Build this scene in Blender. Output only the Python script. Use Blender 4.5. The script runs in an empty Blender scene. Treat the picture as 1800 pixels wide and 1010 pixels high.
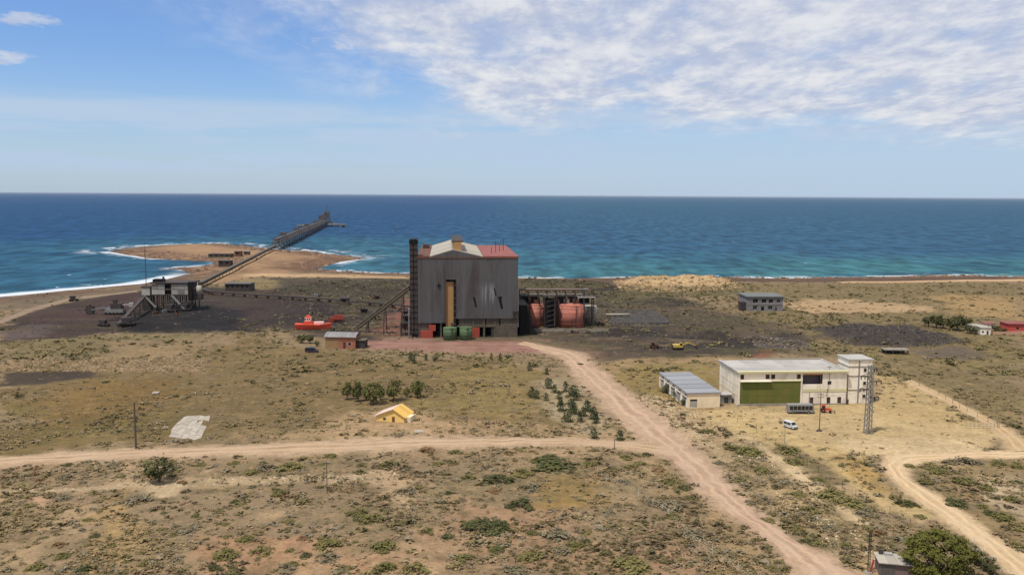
import bpy, bmesh, math, random
import numpy as np
from mathutils import Vector, Matrix
random.seed(7); rng = np.random.default_rng(7)
scene = bpy.context.scene
col = scene.collection
R = math.radians
# ------------------------------------------------------------------ camera
CAMH = 70.0
cam_d = bpy.data.cameras.new('camera'); cam_d.sensor_width = 36; cam_d.lens = 30
cam_d.clip_start = 1; cam_d.clip_end = 300000
cam = bpy.data.objects.new('camera', cam_d); col.objects.link(cam)
CM = Matrix.Translation((0, 0, CAMH)) @ Matrix.Rotation(R(90 - 6.18), 4, 'X') @ Matrix.Rotation(R(0.35), 4, 'Z')
cam.matrix_world = CM
scene.camera = cam
# ------------------------------------------------------------------ sun, sky
SUN_EL, SUN_AZ = 66.0, 225.0        # azimuth clockwise from +Y
sd = Vector((math.sin(R(SUN_AZ)) * math.cos(R(SUN_EL)), math.cos(R(SUN_AZ)) * math.cos(R(SUN_EL)), math.sin(R(SUN_EL))))
sun_d = bpy.data.lights.new('sun', 'SUN'); sun_d.energy = 4.2; sun_d.angle = R(0.53); sun_d.color = (1, .95, .87)
sun = bpy.data.objects.new('sun', sun_d); col.objects.link(sun)
sun.rotation_euler = sd.to_track_quat('Z', 'Y').to_euler(); sun.location = (0, 0, 300)
scene.view_settings.view_transform = 'Standard'; scene.view_settings.look = 'None'
scene.view_settings.exposure = 0; scene.view_settings.gamma = 1

def ND(nt, typ, **kw):
    n = nt.nodes.new(typ)
    for k, v in kw.items():
        if k == 'inp':
            for a, b in v.items(): n.inputs[a].default_value = b
        else: setattr(n, k, v)
    return n
class NB:
    """small expression helper over a node tree"""
    def __init__(s, nt): s.nt = nt
    def L(s, a, b): s.nt.links.new(a, b)
    def val(s, sock, v):
        if hasattr(v, 'links') or isinstance(v, bpy.types.NodeSocket): s.L(v, sock)
        else: sock.default_value = v
    def m(s, op, a, b=None, c=None, clamp=False):
        n = s.nt.nodes.new('ShaderNodeMath'); n.operation = op; n.use_clamp = clamp
        s.val(n.inputs[0], a)
        if b is not None: s.val(n.inputs[1], b)
        if c is not None: s.val(n.inputs[2], c)
        return n.outputs[0]
    def sstep(s, x, lo, hi, a=0.0, b=1.0):
        n = s.nt.nodes.new('ShaderNodeMapRange'); n.interpolation_type = 'SMOOTHSTEP'
        s.val(n.inputs[0], x); s.val(n.inputs[1], lo); s.val(n.inputs[2], hi); s.val(n.inputs[3], a); s.val(n.inputs[4], b)
        return n.outputs[0]
    def noise(s, vec, scale, detail=4, rough=.55, dist=0, out=0):
        n = s.nt.nodes.new('ShaderNodeTexNoise')
        if vec is not None: s.L(vec, n.inputs['Vector'])
        n.inputs['Scale'].default_value = scale; n.inputs['Detail'].default_value = detail
        n.inputs['Roughness'].default_value = rough; n.inputs['Distortion'].default_value = dist
        return n.outputs[out]
    def mix(s, f, a, b, mode='MIX'):
        n = s.nt.nodes.new('ShaderNodeMix'); n.data_type = 'RGBA'; n.blend_type = mode
        s.val(n.inputs[0], f); s.val(n.inputs[6], a); s.val(n.inputs[7], b)
        return n.outputs[2]
    def mapping(s, vec, scale=(1, 1, 1), loc=(0, 0, 0), rot=(0, 0, 0)):
        n = s.nt.nodes.new('ShaderNodeMapping'); s.L(vec, n.inputs[0])
        n.inputs['Scale'].default_value = scale; n.inputs['Location'].default_value = loc; n.inputs['Rotation'].default_value = rot
        return n.outputs[0]
    def xyz(s, x, y, z=0.0):
        n = s.nt.nodes.new('ShaderNodeCombineXYZ'); s.val(n.inputs[0], x); s.val(n.inputs[1], y); s.val(n.inputs[2], z); return n.outputs[0]
    def bump(s, h, strength, dist):
        n = s.nt.nodes.new('ShaderNodeBump'); s.L(h, n.inputs['Height']); n.inputs['Strength'].default_value = strength; n.inputs['Distance'].default_value = dist
        return n.outputs[0]

def lin(c):
    return tuple(((v / 255) / 12.92 if v / 255 <= .04045 else ((v / 255 + .055) / 1.055) ** 2.4) for v in c)
def C4(c): return (*lin(c), 1)

world = bpy.data.worlds.new('World'); scene.world = world; world.use_nodes = True
wt = world.node_tree; wt.nodes.clear(); w = NB(wt)
sky = ND(wt, 'ShaderNodeTexSky', sky_type='NISHITA', sun_disc=False, sun_elevation=R(SUN_EL), sun_rotation=R(SUN_AZ),
         altitude=70, air_density=1.15, dust_density=0.35, ozone_density=3.0)
tc = ND(wt, 'ShaderNodeTexCoord')
sep = ND(wt, 'ShaderNodeSeparateXYZ'); w.L(tc.outputs['Generated'], sep.inputs[0])
dx, dy, dz = sep.outputs
zc = w.m('ADD', w.m('MAXIMUM', dz, 0.0), 0.12)
pxx = w.m('DIVIDE', dx, zc); pyy = w.m('DIVIDE', dy, zc)
pv = w.xyz(pxx, pyy)
# cloud deck: covers everything right of / nearer than an irregular front
big = w.m('SUBTRACT', w.noise(w.mapping(pv, (1.0, .8, 1), (.7, .3, 0)), 1.3, 6, .62), .5)
e1 = w.m('ADD', w.m('SUBTRACT', pxx, w.m('MULTIPLY', w.m('SUBTRACT', pyy, 2.8), .30)), .98)      # right of the left edge
e2 = w.m('SUBTRACT', 4.95, pyy)                                                               # nearer than the far edge
edge = w.m('ADD', w.m('MINIMUM', e1, w.m('MULTIPLY', e2, .8)), w.m('MULTIPLY', big, 1.05))
deck = w.sstep(edge, -.22, .62)
soft = w.noise(w.mapping(pv, (1.0, .62, 1)), 2.6, 8, .60, .25)
clump = w.noise(w.mapping(pv, (1.0, .6, 1), (3, 1, 0)), 5.0, 6, .6, .2)
cov = w.sstep(w.m('ADD', w.m('MULTIPLY', soft, .75), w.m('ADD', w.m('MULTIPLY', deck, .42), w.m('MULTIPLY', clump, .25))), .50, .96)
cov = w.m('MULTIPLY', cov, w.sstep(deck, .0, .75))
fine = w.noise(w.mapping(pv, (1.0, .6, 1)), 14.0, 5, .6)
def puff(cx, cy, rx, ry):
    a = w.m('DIVIDE', w.m('SUBTRACT', pxx, cx), rx); b = w.m('DIVIDE', w.m('SUBTRACT', pyy, cy), ry)
    d = w.m('ADD', w.m('MULTIPLY', a, a), w.m('MULTIPLY', b, b))
    return w.sstep(w.m('ADD', d, w.m('ADD', w.m('MULTIPLY', w.m('SUBTRACT', soft, .5), 4.5), w.m('MULTIPLY', w.m('SUBTRACT', fine, .5), 5.0))), 1.3, .0)
pf = w.m('MAXIMUM', puff(-1.66, 2.99, .10, .09), w.m('MAXIMUM', puff(-2.02, 3.42, .12, .12), w.m('MAXIMUM', w.m('MULTIPLY', puff(-.754, 3.56, .06, .07), .35), puff(-.38, 3.42, .34, .17))))
cov = w.m('MAXIMUM', cov, w.m('MULTIPLY', pf, .7))
halo = w.m('MULTIPLY', w.sstep(edge, -.55, .25), w.m('MULTIPLY', w.sstep(soft, .36, .64), .55))
cov = w.m('MAXIMUM', cov, halo)
# thin veil of stratus low over the sea
st = w.noise(w.xyz(w.m('MULTIPLY', w.m('ARCTAN2', dx, dy), 2.2), w.m('MULTIPLY', dz, 26.0)), 1.2, 5, .6, .5)
veil = w.m('MULTIPLY', w.sstep(st, .34, .56), w.m('MULTIPLY', w.sstep(dz, .112, .088), w.sstep(dz, -.01, .04)))
veil = w.m('MULTIPLY', veil, .95)
lowhaze = w.m('MULTIPLY', w.sstep(dz, .16, .01), w.sstep(dx, -.6, .5, .5, .85))
bgs = ND(wt, 'ShaderNodeBackground', inp={'Strength': .10})
tint = w.mix(1.0, sky.outputs[0], (.76, .95, 1.32, 1), 'MULTIPLY')
w.L(tint, bgs.inputs['Color'])
lit = w.sstep(w.m('ADD', w.m('MULTIPLY', clump, .5), w.m('ADD', w.m('MULTIPLY', soft, .25), w.m('MULTIPLY', fine, .25))), .40, .62)
ccol = w.mix(lit, C4((186, 195, 217)), C4((230, 231, 234)))
bgc = ND(wt, 'ShaderNodeBackground', inp={'Strength': 1.0}); w.L(ccol, bgc.inputs['Color'])
bgh = ND(wt, 'ShaderNodeBackground', inp={'Strength': 1.0, 'Color': C4((183, 204, 228))})
def mixsh(f, a, b):
    n = wt.nodes.new('ShaderNodeMixShader'); w.val(n.inputs[0], f); w.L(a, n.inputs[1]); w.L(b, n.inputs[2]); return n.outputs[0]
s1 = mixsh(w.m('MAXIMUM', veil, lowhaze), bgs.outputs[0], bgh.outputs[0])
s2 = mixsh(w.m('MULTIPLY', cov, .96), s1, bgc.outputs[0])
wo = ND(wt, 'ShaderNodeOutputWorld'); w.L(s2, wo.inputs[0])
# ------------------------------------------------------------------ photo pixel -> place on the ground
SEA = -3.0
def G(px, py, z=0.0):
    d = CM.to_3x3() @ Vector(((px - 900) / 1500, -(py - 505) / 1500, -1))
    t = (z - CAMH) / d.z
    return Vector((d.x * t, d.y * t, z))
def GP(pts, z=0.0): return np.array([[*G(x, y, z)[:2]] for x, y in pts])
def sm(x, a, b):
    t = np.clip((x - a) / (b - a), 0, 1); return t * t * (3 - 2 * t)
_tab = np.random.default_rng(3).random((256, 256))
def vnoise(x, y):
    xi = np.floor(x).astype(int); yi = np.floor(y).astype(int); fx = x - xi; fy = y - yi
    fx = fx * fx * (3 - 2 * fx); fy = fy * fy * (3 - 2 * fy)
    g = lambda a, b: _tab[a & 255, b & 255]
    return (g(xi, yi) * (1 - fx) + g(xi + 1, yi) * fx) * (1 - fy) + (g(xi, yi + 1) * (1 - fx) + g(xi + 1, yi + 1) * fx) * fy
def fbm(x, y, wl, octv=4, rough=.5, seed=0):
    s = 0; a = 1; t = 0; f = 1 / wl
    for i in range(octv):
        s = s + a * vnoise(x * f + 17.3 * (i + seed), y * f + 9.1 * (i + 2 * seed)); t += a; a *= rough; f *= 2.03
    return s / t - .5
def sdf(poly, x, y):
    """signed distance, positive inside"""
    d2 = np.full(x.shape, 1e18); ins = np.zeros(x.shape, bool)
    n = len(poly)
    for i in range(n):
        ax, ay = poly[i]; bx, by = poly[(i + 1) % n]
        ex, ey = bx - ax, by - ay; wx, wy = x - ax, y - ay
        t = np.clip((wx * ex + wy * ey) / (ex * ex + ey * ey + 1e-9), 0, 1)
        d2 = np.minimum(d2, (wx - ex * t) ** 2 + (wy - ey * t) ** 2)
        c = ((ay > y) != (by > y)) & (x < (bx - ax) * (y - ay) / (by - ay + 1e-12) + ax)
        ins ^= c
    d = np.sqrt(d2); return np.where(ins, d, -d)
coast_px = [(-60, 527), (0, 521), (125, 510), (250, 499), (300, 489), (336, 481), (318, 474), (283, 472.5), (320, 469.5), (352, 468), (376, 464), (374, 460), (330, 458), (262, 454), (215, 446), (192, 442),
            (215, 437), (260, 432), (330, 429), (390, 428), (440, 433), (470, 437), (500, 440), (548, 442), (572, 447), (612, 450), (642, 454), (600, 460), (572, 466),
            (560, 472), (590, 477), (650, 479), (725, 481), (830, 487), (910, 488), (1000, 490), (1080, 488), (1180, 485), (1290, 487), (1380, 489), (1480, 487), (1600, 485), (1700, 484), (1800, 487), (1880, 488)]
coast = GP(coast_px, SEA)
coast = np.vstack([[-3500, 100], [-1200, 430], coast, [1200, 790], [3500, 900], [3500, -3500], [-3500, -3500]])
def shore(x, y):
    return sdf(coast, x, y) + 9 * fbm(x, y, 30, 4) * sm(np.abs(y), 500, 600)
MOUNDS = []      # x, y, rx, ry, rot, h
def mound(px, py, rx, ry, h, rot=0):
    g = G(px, py); MOUNDS.append((g.x, g.y, rx, ry, rot, h))
mound(428, 600, 9, 7, 4.2); mound(405, 606, 12, 8, 2.6); mound(380, 612, 16, 9, 1.6)
mound(300, 618, 30, 10, 1.6); mound(120, 606, 40, 12, 2.2)
mound(1110, 502, 16, 12, 3.4); mound(1140, 500, 18, 13, 4.4); mound(1175, 501, 20, 12, 3.4); mound(1205, 499, 18, 14, 4.6); mound(1240, 500, 18, 12, 3.6); mound(1270, 501, 14, 11, 3.2)
mound(1490, 590, 18, 16, 2.2); mound(1545, 592, 24, 18, 2.6); mound(1610, 598, 22, 16, 2)
mound(925, 500, 12, 12, 5); mound(985, 501, 18, 12, 5); mound(1040, 503, 14, 12, 4)
mound(590, 508, 22, 14, 4); mound(520, 512, 18, 16, 4); mound(640, 505, 20, 16, 4); mound(690, 512, 14, 16, 4)
for (q, v, u_) in ((240, 577, 2.4), (335, 563, 2.6), (405, 568, 2.2), (150, 574, 2.2), (450, 545, 2.0), (560, 548, 2.2), (1120, 598, 1.8), (1250, 588, 2.2), (1190, 578, 2.0), (1090, 583, 1.8), (1280, 575, 2.2), (610, 560, 2.0)): mound(q, v, random.uniform(7, 12), random.uniform(6, 9), u_)
mound(95, 745, 30, 14, -1.0); mound(300, 575, 24, 16, 1.5)
for (a, b) in ((1325, 601), (1345, 603), (1368, 605), (1388, 609), (1405, 611)): mound(a, b, 4.5, 4, 2.4)
def H(x, y):
    x = np.asarray(x, float); y = np.asarray(y, float)
    L = shore(x, y)
    z = np.interp(L, [-80, -8, 0, 14, 45, 80], [SEA - 5, SEA - .7, SEA, SEA + 1.1, SEA + 2.2, 0])
    inl = sm(L, 5, 60)
    z = z + inl * (1.1 * fbm(x, y, 60, 3, .5, 5) + .35 * fbm(x, y, 16, 3, .5, 9))
    for (mx, my, rx, ry, rot, h) in MOUNDS:
        q = ((x - mx) / rx) ** 2 + ((y - my) / ry) ** 2
        z = z + h * np.exp(-q * 1.1) * (1 + .5 * fbm(x, y, 7, 3, .6, 2))
    return z
def Hs(x, y): return float(H(np.array([x]), np.array([y]))[0])
def P(px, py):
    z = 0.0
    for _ in range(3):
        g = G(px, py, z); z = Hs(g.x, g.y)
    return Vector((g.x, g.y, z))
def mpp(py, px=900): return CAMH / (py - 338 - 11 * px / 1800)      # metres per photo pixel at the ground there
# ------------------------------------------------------------------ materials
MATS = {}
def mat(name, c, rough=.85, var=.18, scale=.6, metal=0., bumpd=0., stain=None, stain_amt=.5, stretch=(1, 1, 1), orand=.12, spec=.3):
    if name in MATS: return MATS[name]
    m = bpy.data.materials.new(name); m.use_nodes = True; nt = m.node_tree; b = NB(nt)
    bs = nt.nodes['Principled BSDF']
    t = ND(nt, 'ShaderNodeTexCoord'); v = b.mapping(t.outputs['Object'], stretch)
    n1 = b.noise(v, scale, 6, .65); n2 = b.noise(v, scale * 7, 4, .6)
    oi = ND(nt, 'ShaderNodeObjectInfo')
    k = b.m('ADD', b.m('MULTIPLY', b.m('SUBTRACT', n1, .5), var * 2.4), b.m('MULTIPLY', b.m('SUBTRACT', n2, .5), var * 1.3))
    k = b.m('ADD', b.m('ADD', k, 1.0), b.m('MULTIPLY', b.m('SUBTRACT', oi.outputs['Random'], .5), orand * 2))
    cc = b.mix(1.0, C4(c), b.xyz(k, k, k), 'MULTIPLY')
    if stain:
        n3 = b.noise(v, scale * 1.7, 8, .7, .4)
        cc = b.mix(b.m('MULTIPLY', b.sstep(n3, .46, .66), stain_amt), cc, C4(stain))
    b.L(cc, bs.inputs['Base Color']); bs.inputs['Roughness'].default_value = rough; bs.inputs['Metallic'].default_value = metal
    bs.inputs['Specular IOR Level'].default_value = spec
    if bumpd: b.L(b.bump(n2, .6, bumpd), bs.inputs['Normal'])
    MATS[name] = m; return m
def leafmat(name, c, c2, attr=False):
    if name in MATS: return MATS[name]
    m = bpy.data.materials.new(name); m.use_nodes = True; nt = m.node_tree; b = NB(nt)
    bs = nt.nodes['Principled BSDF']; t = ND(nt, 'ShaderNodeTexCoord'); oi = ND(nt, 'ShaderNodeObjectInfo')
    n1 = b.noise(t.outputs['Object'], 2.2, 3, .6)
    f = b.m('ADD', b.sstep(n1, .35, .65), b.m('MULTIPLY', b.m('SUBTRACT', oi.outputs['Random'], .5), .9), None, True)
    cc = b.mix(f, C4(c), C4(c2))
    if attr:
        a = ND(nt, 'ShaderNodeAttribute', attribute_name='Col'); cc = a.outputs[0]
    b.L(cc, bs.inputs['Base Color']); bs.inputs['Roughness'].default_value = .8; bs.inputs['Specular IOR Level'].default_value = .15
    MATS[name] = m; return m
# ------------------------------------------------------------------ mesh helpers
class MB:
    def __init__(s): s.v = []; s.f = []
    def bx(s, x0, x1, y0, y1, z0, z1):
        b = len(s.v)
        s.v += [(x0, y0, z0), (x1, y0, z0), (x1, y1, z0), (x0, y1, z0), (x0, y0, z1), (x1, y0, z1), (x1, y1, z1), (x0, y1, z1)]
        s.f += [tuple(b + i for i in q) for q in ((3, 2, 1, 0), (4, 5, 6, 7), (0, 1, 5, 4), (1, 2, 6, 5), (2, 3, 7, 6), (3, 0, 4, 7))]
        return s
    def beam(s, p0, p1, w=.2, h=None):
        h = h or w; p0 = Vector(p0); p1 = Vector(p1); d = (p1 - p0).normalized()
        up = Vector((0, 0, 1)) if abs(d.z) < .95 else Vector((0, 1, 0))
        a = d.cross(up).normalized() * w / 2; c = a.cross(d).normalized() * h / 2; b = len(s.v)
        for p in (p0, p1):
            s.v += [tuple(p - a - c), tuple(p + a - c), tuple(p + a + c), tuple(p - a + c)]
        s.f += [tuple(b + i for i in q) for q in ((3, 2, 1, 0), (4, 5, 6, 7), (0, 1, 5, 4), (1, 2, 6, 5), (2, 3, 7, 6), (3, 0, 4, 7))]
        return s
    def cyl(s, x, y, z0, z1, r0, r1=None, n=20, cap=True):
        r1 = r0 if r1 is None else r1; b = len(s.v)
        for z, r in ((z0, r0), (z1, r1)):
            s.v += [(x + r * math.cos(2 * math.pi * i / n), y + r * math.sin(2 * math.pi * i / n), z) for i in range(n)]
        s.f += [(b + i, b + (i + 1) % n, b + n + (i + 1) % n, b + n + i) for i in range(n)]
        if cap: s.f += [tuple(b + n + i for i in range(n)), tuple(b + n - 1 - i for i in range(n))]
        return s
    def wheel(s, x, y, z, r, w, n=14):        # axle along y
        b = len(s.v)
        for yy in (y - w / 2, y + w / 2): s.v += [(x + r * math.cos(2 * math.pi * i / n), yy, z + r * math.sin(2 * math.pi * i / n)) for i in range(n)]
        s.f += [(b + i, b + n + i, b + n + (i + 1) % n, b + (i + 1) % n) for i in range(n)] + [tuple(b + i for i in range(n)), tuple(b + 2 * n - 1 - i for i in range(n))]
        return s
    def tube(s, pts, r, n=6):
        pts = [Vector(p) for p in pts]; rs = r if isinstance(r, (list, tuple)) else [r] * len(pts); b = len(s.v)
        for i, p in enumerate(pts):
            d = (pts[min(i + 1, len(pts) - 1)] - pts[max(i - 1, 0)]).normalized()
            u = d.cross(Vector((0, 0, 1)) if abs(d.z) < .95 else Vector((1, 0, 0))).normalized(); q = d.cross(u)
            s.v += [tuple(p + (u * math.cos(2 * math.pi * k / n) + q * math.sin(2 * math.pi * k / n)) * rs[i]) for k in range(n)]
        for i in range(len(pts) - 1):
            s.f += [(b + i * n + k, b + i * n + (k + 1) % n, b + (i + 1) * n + (k + 1) % n, b + (i + 1) * n + k) for k in range(n)]
        s.f += [tuple(b + n - 1 - k for k in range(n)), tuple(b + (len(pts) - 1) * n + k for k in range(n))]
        return s
    def prism(s, poly, y0, y1):               # poly of (x,z) counter-clockwise seen from -y
        n = len(poly); b = len(s.v)
        s.v += [(x, y0, z) for x, z in poly] + [(x, y1, z) for x, z in poly]
        s.f += [tuple(b + i for i in range(n)), tuple(b + 2 * n - 1 - i for i in range(n))]
        s.f += [(b + (i + 1) % n, b + i, b + n + i, b + n + (i + 1) % n) for i in range(n)]
        return s
    def wall(s, o, u, n, W, Hh, t, holes=()):
        """wall with openings (u0,u1,z0,z1): outer face through o, outward normal n"""
        o = Vector(o); u = Vector(u); n = Vector(n); zc = Vector((0, 0, 1))
        xs = sorted({0, W, *[a for h in holes for a in h[:2]]}); zs = sorted({0, Hh, *[a for h in holes for a in h[2:]]})
        inh = lambda a, c: any(h[0] <= a <= h[1] and h[2] <= c <= h[3] for h in holes)
        P_ = lambda a, c, k: tuple(o + u * a + zc * c - n * (t * k))
        def q(*p):
            b = len(s.v); s.v.extend(p); s.f.append((b, b + 1, b + 2, b + 3))
        for i in range(len(xs) - 1):
            for j in range(len(zs) - 1):
                a0, a1, c0, c1 = xs[i], xs[i + 1], zs[j], zs[j + 1]
                if inh((a0 + a1) / 2, (c0 + c1) / 2): continue
                q(P_(a0, c0, 0), P_(a1, c0, 0), P_(a1, c1, 0), P_(a0, c1, 0)); q(P_(a0, c0, 1), P_(a0, c1, 1), P_(a1, c1, 1), P_(a1, c0, 1))
        rects = [(0, W, 0, Hh)] + list(holes)
        for (a0, a1, c0, c1) in rects:
            q(P_(a0, c0, 0), P_(a0, c0, 1), P_(a1, c0, 1), P_(a1, c0, 0)); q(P_(a0, c1, 0), P_(a1, c1, 0), P_(a1, c1, 1), P_(a0, c1, 1))
            q(P_(a0, c0, 0), P_(a0, c1, 0), P_(a0, c1, 1), P_(a0, c0, 1)); q(P_(a1, c0, 0), P_(a1, c0, 1), P_(a1, c1, 1), P_(a1, c1, 0))
        return s
    def mesh(s, name, m=None, smooth=False):
        me = bpy.data.meshes.new(name); me.from_pydata(s.v, [], s.f); me.update()
        if m: me.materials.append(m)
        if smooth: me.polygons.foreach_set('use_smooth', [True] * len(me.polygons))
        return me
    def build(s, name, m, parent=None, smooth=False, label=None):
        return link(name, s.mesh(name, m, smooth), parent, label)
def link(name, me, parent=None, label=None):
    o = bpy.data.objects.new(name, me); col.objects.link(o)
    if parent: o.parent = parent
    if label: o['label'] = label
    return o
def tag(o, label=None, cat=None, group=None, kind=None):
    if label: o['label'] = label
    if cat: o['category'] = cat
    if group: o['group'] = group
    if kind: o['kind'] = kind
    return o
def thing(name, label, cat, loc, rz=0, group=None):
    o = bpy.data.objects.new(name, None); col.objects.link(o); o.empty_display_size = .5
    o.location = loc; o.rotation_euler = (0, 0, rz)
    return tag(o, label, cat, group)
def copy_tree(o, parent=None):
    c = o.copy(); col.objects.link(c); c.parent = parent
    for ch in list(o.children): copy_tree(ch, c)
    return c
def BX(name, m, parent, *a, label=None): return MB().bx(*a).build(name, m, parent, label=label)
# ================================================================== GROUND
E0 = 1.50          # daylight on level ground: seen colour = albedo * E0
def alb(c): return np.array(lin(c)) / E0
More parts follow.
